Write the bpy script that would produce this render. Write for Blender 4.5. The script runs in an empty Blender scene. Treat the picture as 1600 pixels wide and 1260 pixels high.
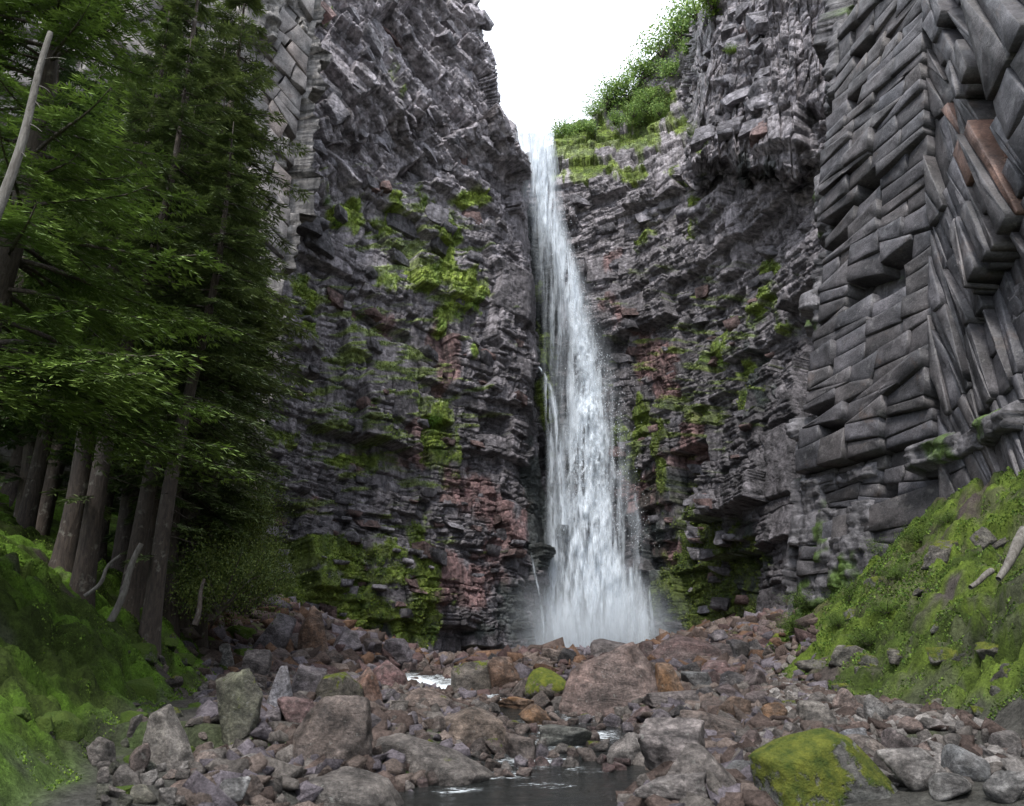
import bpy, bmesh, math, random
import numpy as np
from mathutils import Vector, Matrix
R = math.radians
random.seed(7); rng = np.random.default_rng(7)
S = bpy.context.scene
COL = S.collection

# ------------------------------------------------------------------ camera, sky, sun, exposure
CAM = np.array([0.0, 0.0, 1.7]); TILT = R(17.1); F = 1200.0
cd = bpy.data.cameras.new('camera'); cam = bpy.data.objects.new('camera', cd); COL.objects.link(cam)
cd.sensor_width = 36; cd.lens = 36 * F / 1600; cd.clip_end = 1500; cd.clip_start = 0.1
cam.location = CAM; cam.rotation_euler = (R(90) + TILT, 0, 0)
S.camera = cam
W = bpy.data.worlds.new('World'); S.world = W; W.use_nodes = True
nt = W.node_tree; nt.nodes.clear()
sky = nt.nodes.new('ShaderNodeTexSky'); sky.sky_type = 'NISHITA'; sky.sun_disc = False
SUN_EL, SUN_ROT = R(58), R(200)
sky.sun_elevation = SUN_EL; sky.sun_rotation = SUN_ROT
bg = nt.nodes.new('ShaderNodeBackground'); bg.inputs['Strength'].default_value = 0.05
bg.inputs['Strength'].default_value = 0.05
cl = nt.nodes.new('ShaderNodeBackground'); cl.inputs['Color'].default_value = (0.95, 0.975, 1.0, 1); cl.inputs['Strength'].default_value = 0.62
ad = nt.nodes.new('ShaderNodeAddShader'); wo = nt.nodes.new('ShaderNodeOutputWorld')
tcw = nt.nodes.new('ShaderNodeTexCoord'); sxw = nt.nodes.new('ShaderNodeSeparateXYZ'); nt.links.new(tcw.outputs['Generated'], sxw.inputs[0])
mrw = nt.nodes.new('ShaderNodeMapRange'); nt.links.new(sxw.outputs[2], mrw.inputs['Value'])
for k_, x_ in zip(('From Min', 'From Max', 'To Min', 'To Max'), (0, 1, .24, .82)): mrw.inputs[k_].default_value = x_
nt.links.new(mrw.outputs['Result'], cl.inputs['Strength'])
nt.links.new(sky.outputs[0], bg.inputs['Color']); nt.links.new(bg.outputs[0], ad.inputs[0])
nt.links.new(cl.outputs[0], ad.inputs[1]); nt.links.new(ad.outputs[0], wo.inputs['Surface'])
sl = bpy.data.lights.new('sun', 'SUN'); sl.energy = 1.5; sl.angle = R(10); sl.color = (1, .97, .93)
so = bpy.data.objects.new('sun', sl); COL.objects.link(so)
# direction of the sun: azimuth behind and to the left of the camera, high
az = R(196); dvec = Vector((math.sin(az) * math.cos(SUN_EL), math.cos(az) * math.cos(SUN_EL), math.sin(SUN_EL)))
so.rotation_euler = dvec.to_track_quat('Z', 'Y').to_euler()
S.view_settings.view_transform = 'Standard'; S.view_settings.look = 'None'; S.view_settings.gamma = 1
S.view_settings.exposure = 1.5
S.view_settings.use_curve_mapping = False
S.render.engine = 'CYCLES'
S.cycles.max_bounces = 6; S.cycles.transparent_max_bounces = 16; S.cycles.volume_bounces = 1

# ------------------------------------------------------------------ pixel <-> world helpers (sizes measured on the photograph)
cT, sT = math.cos(TILT), math.sin(TILT)
def at(px, py, D):
    a = (np.asarray(px, float) - 800) / F; b = (630 - np.asarray(py, float)) / F
    y = cT - sT * b; z = sT + cT * b; k = D / y
    return np.stack(np.broadcast_arrays(a * k, D + 0 * k, CAM[2] + z * k), -1)
def proj(P):
    d = P - CAM
    dep = d[..., 1] * cT + d[..., 2] * sT; up = -d[..., 1] * sT + d[..., 2] * cT
    return 800 + F * d[..., 0] / dep, 630 - F * up / dep

# ------------------------------------------------------------------ numpy noise
def _h(i, j, k, seed):
    n = (i.astype(np.int64) * 374761393 + j.astype(np.int64) * 668265263 + k.astype(np.int64) * 2147483647 + seed * 1274126177) & 0xffffffff
    n = ((n ^ (n >> 13)) * 1274126177) & 0xffffffff
    n = ((n ^ (n >> 16)) * 2246822519) & 0xffffffff
    return ((n ^ (n >> 15)) & 0xffffff) / float(0x1000000)
def hsh(i, j=0, seed=0):
    i = np.asarray(i); return _h(i, np.asarray(j) + 0 * i, 0 * i, seed)
def vn(x, y, z=0.0, seed=0):
    x, y, z = np.broadcast_arrays(np.asarray(x, float), np.asarray(y, float), np.asarray(z, float))
    xi, yi, zi = np.floor(x), np.floor(y), np.floor(z); fx, fy, fz = x - xi, y - yi, z - zi
    fx = fx * fx * (3 - 2 * fx); fy = fy * fy * (3 - 2 * fy); fz = fz * fz * (3 - 2 * fz)
    r = 0
    for a in (0, 1):
        wx = fx if a else 1 - fx
        for b in (0, 1):
            wy = fy if b else 1 - fy
            for c in (0, 1):
                r = r + wx * wy * (fz if c else 1 - fz) * _h(xi + a, yi + b, zi + c, seed)
    return r
def fbm(x, y, z=0.0, seed=0, o=4):
    r = 0; a = .5; t = 0
    for i in range(o):
        r = r + a * vn(x * 2 ** i, y * 2 ** i, z * 2 ** i, seed + i * 17); t += a; a *= .55
    return r / t
def ss(a, b, x):
    t = np.clip((x - a) / (b - a), 0, 1); return t * t * (3 - 2 * t)
def cells(s, t, ws, wt, seed):
    tt = t / wt + .35 * vn(t / wt, 0 * t, 0, seed + 3) + .25 * vn(s / (ws * 2.5), t / wt * .3, 0, seed + 5)
    r = np.floor(tt); rh = hsh(r, 1, seed)
    w = ws * (.55 + rh)
    c = (s + 97 * hsh(r, 2, seed)) / w; c = c + .5 * vn(c * .8, r, 0, seed + 9); ci = np.floor(c)
    fs, ft = c - ci, tt - r
    e = np.minimum(np.minimum(fs, 1 - fs) * w, np.minimum(ft, 1 - ft) * wt)
    return hsh(ci, r, seed + 1), hsh(ci, r, seed + 2), hsh(ci, r, seed + 4), fs, ft, e
def kd(s, t, W0, H0, amp, seed, levels=11, aspect=1.8, mn=.35, crack=.12, cw=.07, stop=.1):
    ci, cj = np.floor(s / W0), np.floor(t / H0 + .37 * ci_(s / W0)); x = s - ci * W0; y = (t / H0 + .37 * ci_(s / W0) - cj) * H0
    w = np.full(s.shape, float(W0)); h = np.full(s.shape, float(H0)); idn = (ci * 7919 + cj * 104729).astype(np.int64); alive = np.ones(s.shape, bool)
    off = np.zeros(s.shape); e_all = np.full(s.shape, 9.0)
    for k in range(levels):
        r1, r2, r3, r4 = hsh(idn, k, seed), hsh(idn, k, seed + 1), hsh(idn, k, seed + 2), hsh(idn, k, seed + 3)
        ax = w > h * aspect * (.55 + .9 * r1); p = .22 + .56 * r2
        sz = np.sqrt(w * h); alive &= ~((sz < mn * 1.6) | ((r3 < stop) & (k > 3)))
        hi = np.where(ax, x > p * w, y > p * h); a_ = alive
        x = np.where(a_ & ax & hi, x - p * w, x); w = np.where(a_ & ax, np.where(hi, (1 - p) * w, p * w), w)
        y = np.where(a_ & ~ax & hi, y - p * h, y); h = np.where(a_ & ~ax, np.where(hi, (1 - p) * h, p * h), h)
        idn = np.where(a_, (idn * 2 + hi * 1 + 1013904223 * (k + 1)) & 0x7fffffffffff, idn)
        off = off + a_ * amp * (hsh(idn, k + 50, seed) - .5) * np.sqrt(w * h) ** .8 * .42
    e = np.minimum(np.minimum(x, w - x), np.minimum(y, h - y)); sz = np.sqrt(w * h)
    tx, ty = hsh(idn, 77, seed) - .5, hsh(idn, 78, seed) - .42
    off = off + amp * .35 * (tx * (x - w / 2) - ty * (y - h / 2))
    off = off - crack * (1 - ss(0, cw, e)) * np.clip(sz, .4, 1.5)
    return off, hsh(idn, 79, seed), e
def ci_(a): return np.floor(a)
def cell_disp(s, t, ws, wt, amp, seed, crack=.3, cw=.08):
    a, b, c, fs, ft, e = cells(s, t, ws, wt, seed)
    d = amp * ((a - .5) + (b - .5) * 1.1 * (fs - .5) + (c - .4) * .6 * (.5 - ft)) - crack * amp * (1 - ss(0, cw, e))
    return d, a, e

# ------------------------------------------------------------------ objects
def link(o, parent=None):
    COL.objects.link(o)
    if parent is not None: o.parent = parent
    return o
def tag(o, label=None, cat=None, group=None, kind=None):
    if label: o['label'] = label
    if cat: o['category'] = cat
    if group: o['group'] = group
    if kind: o['kind'] = kind
    return o
def mesh_np(name, V, Fc, mat=None, smooth=False, col=None, attrs=None):
    me = bpy.data.meshes.new(name)
    V = np.ascontiguousarray(V, np.float32).reshape(-1, 3); Fc = np.ascontiguousarray(Fc, np.int32)
    n, k = Fc.shape
    me.vertices.add(len(V)); me.vertices.foreach_set('co', V.ravel())
    me.loops.add(n * k); me.loops.foreach_set('vertex_index', Fc.ravel())
    me.polygons.add(n); me.polygons.foreach_set('loop_start', np.arange(0, n * k, k, dtype=np.int32))
    me.polygons.foreach_set('loop_total', np.full(n, k, np.int32))
    me.update(calc_edges=True)
    if smooth: me.polygons.foreach_set('use_smooth', np.ones(n, bool))
    if col is not None:
        a = me.color_attributes.new('Col', 'FLOAT_COLOR', 'POINT')
        c = np.ones((len(V), 4), np.float32); c[:, :3] = np.clip(np.asarray(col).reshape(-1, 3), 0, 1); a.data.foreach_set('color', c.ravel())
    for nm, arr in (attrs or {}).items():
        a = me.attributes.new(nm, 'FLOAT', 'POINT'); a.data.foreach_set('value', np.ascontiguousarray(arr, np.float32).ravel())
    if mat: me.materials.append(mat)
    return me
def obj(name, me, parent=None, loc=None):
    o = bpy.data.objects.new(name, me); link(o, parent)
    if loc is not None: o.location = loc
    return o
def empty(name, loc=(0, 0, 0), parent=None):
    o = bpy.data.objects.new(name, None); link(o, parent); o.location = loc; o.empty_display_size = .3; return o
def gridfaces(nv, nu):
    i = np.arange(nv * nu).reshape(nv, nu)
    return np.stack([i[:-1, :-1], i[:-1, 1:], i[1:, 1:], i[1:, :-1]], -1).reshape(-1, 4)
def normals(P):
    du = np.gradient(P, axis=1); dv = np.gradient(P, axis=0)
    n = np.cross(du, dv); return n / (np.linalg.norm(n, axis=-1, keepdims=True) + 1e-9)

# ------------------------------------------------------------------ materials
def nm(name):
    m = bpy.data.materials.new(name); m.use_nodes = True; t = m.node_tree
    return m, t, t.nodes['Principled BSDF']
def N(t, typ, **kw):
    n = t.nodes.new(typ)
    for k, v in kw.items():
        if k in n.inputs: n.inputs[k].default_value = v
        else: setattr(n, k, v)
    return n
def noise(t, scale, detail=4, rough=.6, vec=None, dist=0):
    n = N(t, 'ShaderNodeTexNoise', Scale=scale, Detail=detail, Roughness=rough, Distortion=dist)
    if vec is not None: t.links.new(vec, n.inputs['Vector'])
    return n.outputs['Fac']
def mapr(t, v, a, b, c, d):
    n = N(t, 'ShaderNodeMapRange'); t.links.new(v, n.inputs['Value'])
    for k, x in zip(('From Min', 'From Max', 'To Min', 'To Max'), (a, b, c, d)): n.inputs[k].default_value = x
    return n.outputs['Result']
def mixc(t, fac, A, B, mode='MIX'):
    n = t.nodes.new('ShaderNodeMix'); n.data_type = 'RGBA'; n.blend_type = mode
    for k, v in ((0, fac), (6, A), (7, B)):
        if isinstance(v, (int, float)): n.inputs[k].default_value = v
        elif isinstance(v, tuple): n.inputs[k].default_value = (*v, 1)
        else: t.links.new(v, n.inputs[k])
    return n.outputs[2]
def math_(t, op, a, b=0.0):
    n = N(t, 'ShaderNodeMath', operation=op)
    for i, v in enumerate((a, b)):
        if isinstance(v, (int, float)): n.inputs[i].default_value = v
        else: t.links.new(v, n.inputs[i])
    return n.outputs[0]
def bump(t, h, strength, dist, bs, prev=None):
    n = N(t, 'ShaderNodeBump', Strength=strength, Distance=dist); t.links.new(h, n.inputs['Height'])
    if prev is not None: t.links.new(prev, n.inputs['Normal'])
    if bs is not None: t.links.new(n.outputs[0], bs.inputs['Normal'])
    return n.outputs[0]

def mat_cliff(name, sc=1.0, rough=.55, contrast=.9, bd=.25):
    m, t, b = nm(name)
    at_ = N(t, 'ShaderNodeAttribute', attribute_name='Col'); g = N(t, 'ShaderNodeNewGeometry').outputs['Position']
    n1 = noise(t, 2.2 * sc, 8, .72, g); n2 = noise(t, .5 * sc, 5, .6, g)
    mp = N(t, 'ShaderNodeMapping'); mp.inputs['Scale'].default_value = (1.6 * sc, 1.6 * sc, .16 * sc); t.links.new(g, mp.inputs['Vector'])
    n3 = noise(t, 1.0, 5, .65, mp.outputs[0])
    f = math_(t, 'MULTIPLY', mapr(t, n1, .3, .7, 1 - contrast * .6, 1 + contrast * .75), mapr(t, n2, .3, .7, .75, 1.25))
    f = math_(t, 'MULTIPLY', f, mapr(t, n3, .36, .64, .55, 1.45))
    wv = N(t, 'ShaderNodeTexNoise', Scale=.8 * sc, Detail=3.0); t.links.new(g, wv.inputs['Vector'])
    m2 = N(t, 'ShaderNodeMapping'); m2.inputs['Scale'].default_value = (1.5 * sc, 1.5 * sc, 2.3 * sc)
    av = N(t, 'ShaderNodeVectorMath', operation='ADD'); t.links.new(g, av.inputs[0]); t.links.new(wv.outputs['Color'], av.inputs[1]); t.links.new(av.outputs[0], m2.inputs['Vector'])
    vo = N(t, 'ShaderNodeTexVoronoi', Scale=1.0); vo.distance = 'CHEBYCHEV'; t.links.new(m2.outputs[0], vo.inputs['Vector'])
    sp = N(t, 'ShaderNodeSeparateColor'); t.links.new(vo.outputs['Color'], sp.inputs[0])
    f = math_(t, 'MULTIPLY', f, mapr(t, sp.outputs[0], 0, 1, .68, 1.38))
    tiltn = N(t, 'ShaderNodeVectorMath', operation='DOT_PRODUCT'); t.links.new(vo.outputs['Position'], tiltn.inputs[0]); t.links.new(vo.outputs['Color'], tiltn.inputs[1])
    vh = math_(t, 'ADD', math_(t, 'MULTIPLY', vo.outputs['Distance'], -.9), math_(t, 'MULTIPLY', sp.outputs[1], .8))
    c = mixc(t, 1.0, at_.outputs['Color'], f, 'MULTIPLY')
    t.links.new(c, b.inputs['Base Color'])
    t.links.new(mapr(t, n1, .3, .7, rough + .15, rough - .15), b.inputs['Roughness']); b.inputs['Specular IOR Level'].default_value = .3
    p = bump(t, n1, 1.0, bd * 1.5, None); p = bump(t, vh, .7, bd * 1.0, None, p)
    bump(t, noise(t, 9 * sc, 4, .7, g), .6, bd * .35, b, p)
    return m
M_BACK = mat_cliff('cliff_rock', 1.0, .5)
M_NEAR = mat_cliff('near_cliff_rock', 1.6, .5, .35, .05)

def mat_slab(name, base, alt):
    m, t, b = nm(name)
    oi = N(t, 'ShaderNodeObjectInfo'); g = N(t, 'ShaderNodeNewGeometry').outputs['Position']
    n1 = noise(t, 1.3, 7, .65, g); n2 = noise(t, 14, 5, .7, g); n3 = noise(t, .5, 3, .5, g)
    c = mixc(t, mapr(t, n3, .4, .62, 0, 1), base, alt)
    c = mixc(t, 1.0, c, mapr(t, n1, .32, .68, .5, 1.5), 'MULTIPLY')
    c = mixc(t, 1.0, c, mapr(t, n2, .34, .66, .62, 1.4), 'MULTIPLY')
    c = mixc(t, mapr(t, noise(t, 2.4, 6, .75, g), .58, .66, 0, .5), c, (.17, .165, .16)); c = mixc(t, mapr(t, noise(t, .8, 5, .7, g), .6, .68, 0, .35), c, (.1, .07, .055))
    c = mixc(t, 1.0, c, oi.outputs['Color'], 'MULTIPLY')
    t.links.new(c, b.inputs['Base Color'])
    t.links.new(mapr(t, n1, .3, .7, .6, .4), b.inputs['Roughness']); b.inputs['Specular IOR Level'].default_value = .3
    vo = N(t, 'ShaderNodeTexVoronoi', Scale=1.0); vo.distance = 'CHEBYCHEV'; m2 = N(t, 'ShaderNodeMapping'); m2.inputs['Scale'].default_value = (1.6, 1.6, 3.4); wv = N(t, 'ShaderNodeTexNoise', Scale=1.2, Detail=4.0); t.links.new(g, wv.inputs['Vector']); av = N(t, 'ShaderNodeVectorMath', operation='ADD'); t.links.new(g, av.inputs[0]); t.links.new(wv.outputs['Color'], av.inputs[1]); t.links.new(av.outputs[0], m2.inputs['Vector']); t.links.new(m2.outputs[0], vo.inputs['Vector']); sp = N(t, 'ShaderNodeSeparateColor'); t.links.new(vo.outputs['Color'], sp.inputs[0])
    v2 = N(t, 'ShaderNodeTexVoronoi', Scale=.7); v2.feature = 'DISTANCE_TO_EDGE'; t.links.new(m2.outputs[0], v2.inputs['Vector']); p = bump(t, mapr(t, v2.outputs['Distance'], 0, .02, 0, 1), .3, .04, None); p = bump(t, sp.outputs[0], .8, .08, None, p); p = bump(t, n1, .6, .07, None, p); bump(t, n2, .6, .02, b, p)
    return m
M_SLAB = mat_slab('dark_slab_rock', (.075, .069, .072), (.046, .044, .047))
M_BEIGE = mat_slab('beige_slab_rock', (.165, .15, .145), (.11, .105, .105))

def mat_boulder():
    m, t, b = nm('boulder_rock')
    oi = N(t, 'ShaderNodeObjectInfo'); tc = N(t, 'ShaderNodeTexCoord'); ge = N(t, 'ShaderNodeNewGeometry')
    off = N(t, 'ShaderNodeVectorMath', operation='ADD'); t.links.new(tc.outputs['Object'], off.inputs[0])
    rv = N(t, 'ShaderNodeCombineXYZ'); r5 = math_(t, 'MULTIPLY', oi.outputs['Random'], 50.0)
    t.links.new(r5, rv.inputs[0]); t.links.new(r5, rv.inputs[1]); t.links.new(rv.outputs[0], off.inputs[1])
    g = ge.outputs['Position']
    mp = N(t, 'ShaderNodeMapping'); mp.inputs['Scale'].default_value = (1.2, 1.2, 2.6); mp.inputs['Rotation'].default_value = (.35, .5, 0); t.links.new(off.outputs[0], mp.inputs['Vector'])
    n1 = noise(t, 2.1, 8, .72, mp.outputs[0], .3); n2 = noise(t, 19, 6, .8, g); n3 = noise(t, 1.7, 3, .5, off.outputs[0])
    c = mixc(t, mapr(t, n3, .42, .62, 0, .4), oi.outputs['Color'], (.15, .13, .12))
    c = mixc(t, 1.0, c, mapr(t, n1, .32, .68, .35, 1.6), 'MULTIPLY')
    c = mixc(t, 1.0, c, mapr(t, noise(t, 3.5, 5, .7, g), .38, .62, .5, 1.4), 'MULTIPLY')
    c = mixc(t, 1.0, c, mapr(t, n2, .34, .66, .45, 1.6), 'MULTIPLY')
    vo = N(t, 'ShaderNodeTexVoronoi', Scale=2.4); vo.feature = 'DISTANCE_TO_EDGE'; wn = N(t, 'ShaderNodeTexNoise', Scale=1.6, Detail=4.0)
    t.links.new(mp.outputs[0], wn.inputs['Vector']); av = N(t, 'ShaderNodeVectorMath', operation='ADD'); t.links.new(wn.outputs['Color'], av.inputs[0]); t.links.new(mp.outputs[0], av.inputs[1]); t.links.new(av.outputs[0], vo.inputs['Vector'])
    crk = mapr(t, vo.outputs['Distance'], 0, .06, 0, 1)
    # lichen spots
    lich = mapr(t, noise(t, 9, 3, .8, g), .62, .68, 0, .45)
    c = mixc(t, lich, c, (.34, .34, .31))
    # moss on surfaces that look up, amount from the object's own alpha
    sep = N(t, 'ShaderNodeSeparateXYZ'); t.links.new(ge.outputs['Normal'], sep.inputs[0])
    mm = math_(t, 'ADD', math_(t, 'MULTIPLY', sep.outputs[2], .35), mapr(t, noise(t, 2.6, 5, .7, g), .25, .75, 0, 1))
    thr = mapr(t, oi.outputs['Alpha'], 0, 1, 1.45, .25)
    mm = math_(t, 'SUBTRACT', mm, thr); grn = mapr(t, oi.outputs['Alpha'], 1.0, 1.05, .1, .8)
    mk = mapr(t, mm, 0, .12, 0, 1)
    mcol = mixc(t, mapr(t, noise(t, 6, 4, .7, g), .35, .65, 0, 1), (.05, .075, .012), (.19, .2, .028))
    mcol = mixc(t, grn, mcol, (.075, .13, .02)); c = mixc(t, mk, c, mcol)
    t.links.new(c, b.inputs['Base Color'])
    t.links.new(math_(t, 'MAXIMUM', mapr(t, n1, .3, .7, .65, .38), math_(t, 'MULTIPLY', mk, .95)), b.inputs['Roughness']); b.inputs['Specular IOR Level'].default_value = .3
    p = bump(t, n1, .95, .2, None); p = bump(t, crk, .6, .05, None, p); p = bump(t, n2, 1.0, .06, None, p)
    bump(t, math_(t, 'MULTIPLY', mk, noise(t, 30, 4, .7, g)), .8, .05, b, p)
    return m
M_BOULD = mat_boulder()

def mat_ground():
    m, t, b = nm('ground')
    at_ = N(t, 'ShaderNodeAttribute', attribute_name='Col'); g = N(t, 'ShaderNodeNewGeometry').outputs['Position']
    n1 = noise(t, 5, 8, .75, g); n2 = noise(t, 22, 5, .75, g)
    c = mixc(t, 1.0, at_.outputs['Color'], mapr(t, n1, .3, .7, .45, 1.55), 'MULTIPLY')
    c = mixc(t, 1.0, c, mapr(t, n2, .3, .7, .5, 1.5), 'MULTIPLY')
    t.links.new(c, b.inputs['Base Color']); b.inputs['Roughness'].default_value = .9; b.inputs['Specular IOR Level'].default_value = .15
    p = bump(t, n1, .9, .15, None); bump(t, n2, .9, .05, b, p)
    return m
M_GROUND = mat_ground()

def mat_leaf(name, rough=.55, trans=.25):
    m, t, b = nm(name)
    at_ = N(t, 'ShaderNodeAttribute', attribute_name='Col'); oi = N(t, 'ShaderNodeObjectInfo')
    g = N(t, 'ShaderNodeNewGeometry').outputs['Position']
    c = mixc(t, 1.0, at_.outputs['Color'], mapr(t, noise(t, 1.1, 4, .6, g), .3, .7, .55, 1.45), 'MULTIPLY')
    c = mixc(t, 1.0, c, oi.outputs['Color'], 'MULTIPLY')
    t.links.new(c, b.inputs['Base Color']); b.inputs['Roughness'].default_value = rough; b.inputs['Specular IOR Level'].default_value = .25
    tr = N(t, 'ShaderNodeBsdfTranslucent'); t.links.new(c, tr.inputs['Color'])
    mx = N(t, 'ShaderNodeMixShader'); mx.inputs[0].default_value = trans
    t.links.new(b.outputs[0], mx.inputs[1]); t.links.new(tr.outputs[0], mx.inputs[2])
    t.links.new(mx.outputs[0], t.nodes['Material Output'].inputs['Surface'])
    return m
M_NEEDLE = mat_leaf('spruce_needles', .5, .1); M_LEAF = mat_leaf('green_leaves'); M_MOSS = mat_leaf('moss_tufts', .8, .15)

def mat_bark(name, c1, c2):
    m, t, b = nm(name)
    tc = N(t, 'ShaderNodeTexCoord'); mp = N(t, 'ShaderNodeMapping'); mp.inputs['Scale'].default_value = (7, 7, 1.6)
    t.links.new(tc.outputs['Object'], mp.inputs['Vector'])
    n1 = noise(t, 2.2, 7, .7, mp.outputs[0], .4)
    c = mixc(t, mapr(t, n1, .35, .65, 0, 1), c1, c2)
    g = N(t, 'ShaderNodeNewGeometry').outputs['Position']
    c = mixc(t, mapr(t, noise(t, 3.5, 4, .6, g), .6, .68, 0, .6), c, (.2, .19, .16))
    t.links.new(c, b.inputs['Base Color']); b.inputs['Roughness'].default_value = .85
    bump(t, n1, 1, .05, b)
    return m
M_BARK = mat_bark('spruce_bark', (.022, .016, .012), (.075, .055, .043))
M_DEAD = mat_bark('dead_grey_wood', (.07, .06, .05), (.19, .175, .155))

def mat_water():
    m, t, b = nm('stream_water')
    g = N(t, 'ShaderNodeNewGeometry').outputs['Position']; fo = N(t, 'ShaderNodeAttribute', attribute_name='foam').outputs['Fac']
    mp = N(t, 'ShaderNodeMapping'); mp.inputs['Scale'].default_value = (1.2, 2.6, 1); t.links.new(g, mp.inputs['Vector'])
    n1 = noise(t, 2.6, 6, .65, mp.outputs[0], .6); n2 = noise(t, 6, 4, .75, mp.outputs[0], 1.2)
    n4 = noise(t, 1.3, 6, .7, mp.outputs[0], 2.0); k = mapr(t, math_(t, 'ADD', math_(t, 'ADD', math_(t, 'MULTIPLY', n2, 1.0), math_(t, 'MULTIPLY', n4, 1.0)), fo), 1.3, 1.55, 0, 1)
    c = mixc(t, k, (.018, .02, .018), (.75, .8, .83)); t.links.new(c, b.inputs['Base Color'])
    t.links.new(mapr(t, k, 0, 1, .06, .6), b.inputs['Roughness']); b.inputs['IOR'].default_value = 1.33
    t.links.new(mapr(t, k, 0, 1, .55, 0), b.inputs['Transmission Weight'])
    p = bump(t, n1, .7, .12, None); bump(t, n2, .5, .04, b, p)
    return m
M_WATER = mat_water()
def mat_fall():
    m, t, b = nm('falling_water')
    a = N(t, 'ShaderNodeAttribute', attribute_name='dens').outputs['Fac']
    g = N(t, 'ShaderNodeNewGeometry').outputs['Position']
    mp = N(t, 'ShaderNodeMapping'); mp.inputs['Scale'].default_value = (3.2, 1, .45); t.links.new(g, mp.inputs['Vector'])
    n1 = noise(t, 2.5, 6, .75, mp.outputs[0], .4)
    k = math_(t, 'MULTIPLY', a, mapr(t, n1, .3, .7, .35, 1.5)); k = mapr(t, k, 0, 1, 0, 1)
    d = N(t, 'ShaderNodeBsdfDiffuse'); d.inputs['Color'].default_value = (.84, .9, .96, 1)
    tr = N(t, 'ShaderNodeBsdfTranslucent'); tr.inputs['Color'].default_value = (.84, .9, .96, 1)
    m1 = N(t, 'ShaderNodeMixShader'); m1.inputs[0].default_value = .45
    t.links.new(d.outputs[0], m1.inputs[1]); t.links.new(tr.outputs[0], m1.inputs[2])
    tp = N(t, 'ShaderNodeBsdfTransparent'); m2 = N(t, 'ShaderNodeMixShader')
    t.links.new(k, m2.inputs[0]); t.links.new(tp.outputs[0], m2.inputs[1]); t.links.new(m1.outputs[0], m2.inputs[2])
    t.links.new(m2.outputs[0], t.nodes['Material Output'].inputs['Surface'])
    return m
M_FALL = mat_fall()

# ------------------------------------------------------------------ ground
def wl(y): return np.interp(y, [-30, 0, 9, 20, 24, 28, 30.5, 36, 44, 55, 70, 90], [-.3, -.25, -.22, -.08, 0, .08, .38, .4, .15, -.4, -.6, -.6])
def xc(y): return np.interp(y, [-30, 6, 9, 12, 15, 20, 24, 30, 38, 50, 68, 90], [-4, -1.2, -.7, .5, .9, 1.2, -.6, -3.7, -5, -1, 6, 8])
def xl(y): return np.interp(y, [-30, 6, 9, 12, 20, 28, 40, 50, 90], [-5, -4.3, -4.7, -5.9, -7.6, -9.5, -15, -22, -40])
def xr(y): return np.interp(y, [-30, 6, 12, 22, 30, 36, 50, 90], [6.0, 6.2, 7.1, 7.3, 9, 11.5, 22, 40])
def worley(x, y, seed):
    xi, yi = np.floor(x), np.floor(y); best = np.full(np.shape(x), 9.0); sec = best.copy()
    for a in (-1, 0, 1):
        for b in (-1, 0, 1):
            d = np.hypot(xi + a + hsh(xi + a, yi + b, seed) - x, yi + b + hsh(xi + a, yi + b, seed + 1) - y); sec = np.minimum(sec, np.maximum(best, d)); best = np.minimum(best, d)
    return best, sec
def hummock(x, y):
    wx, wy = x + .5 * (vn(x * 1.5, y * 1.5, 0, 3) - .5), y + .5 * (vn(x * 1.5, y * 1.5, 0, 4) - .5)
    a, b = worley(wx * 1.3, wy * .9, 11); c, d = worley(wx * 3.1, wy * 2.6, 12)
    return .34 * np.sqrt(np.clip(b - a, 0, .5) * 2) * 1.0 + .10 * np.sqrt(np.clip(d - c, 0, .5) * 2)
def gz(x, y):
    w = wl(y); d = np.abs(x - xc(y)); hw = np.interp(y, [0, 9, 16, 24, 30, 90], [1.2, 1.0, .95, .7, .9, 2])
    z = w - .32 + .55 * ss(0, 1, (d - hw + .5 * (fbm(x * .6, y * .6, 0, 31) - .5)) / 1.2) + .1 * np.clip(d - hw - .6, 0, 4)
    far = ss(30, 44, y)
    z = z + far * .36 * np.clip(-5.5 - x, 0, 30) + far * .27 * np.clip(x - 7, 0, 30)
    b = np.clip(xl(y) - x, 0, 50); z = z + .76 * np.minimum(b, 3.5) + .45 * np.clip(b - 3.5, 0, 40)
    b = np.clip(x - xr(y), 0, 50); z = z + .86 * np.minimum(b, 9) + .25 * np.clip(b - 9, 0, 40)
    # pools at the two lower corners
    for (a, c, rx, ry) in ((-4.7, 11.6, 1.3, .75), (6.1, 10.9, 1.2, .8)):
        q = np.sqrt(((x - a) / rx) ** 2 + ((y - c) / ry) ** 2); k = 1 - ss(.7, 1.3, q); z = z * (1 - k) + (w - .4) * k
    sc = np.where(b > 0, 1, 1)
    side = ss(-.5, 1.5, np.maximum(xl(y) - x, x - xr(y)))
    z = z + (.22 + .35 * side) * (fbm(x * .9, y * .9, 0, 5, 5) - .5) + side * .9 * (fbm(x * .25, y * .25, 0, 8, 3) - .5) - side * .55 * ss(.52, .7, fbm(x * 1.3, y * 1.3, 0, 9, 3)) + side * (hummock(x, y) - .25) * ss(34, 22, y)
    return z
KH = np.geomspace(4, 90, 1500)
def hit(px, py):
    d = at(px, py, 1.0) - CAM; p = CAM + d * KH[:, None]
    i = int(np.argmax(p[:, 2] <= gz(p[:, 0], p[:, 1]))); i = i or len(KH) - 1
    return p[i], KH[i]
ys = np.concatenate([[-40, -20, -8, 0, 3], np.geomspace(5, 95, 520)])
us = np.linspace(-1, 1, 620); us = np.sign(us) * np.abs(us) ** 1.15
Y, U = np.meshgrid(ys, us, indexing='ij'); X = U * (10 + .98 * np.abs(Y))
Z = gz(X, Y); side = np.maximum(xl(Y) - X, X - xr(Y))
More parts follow.
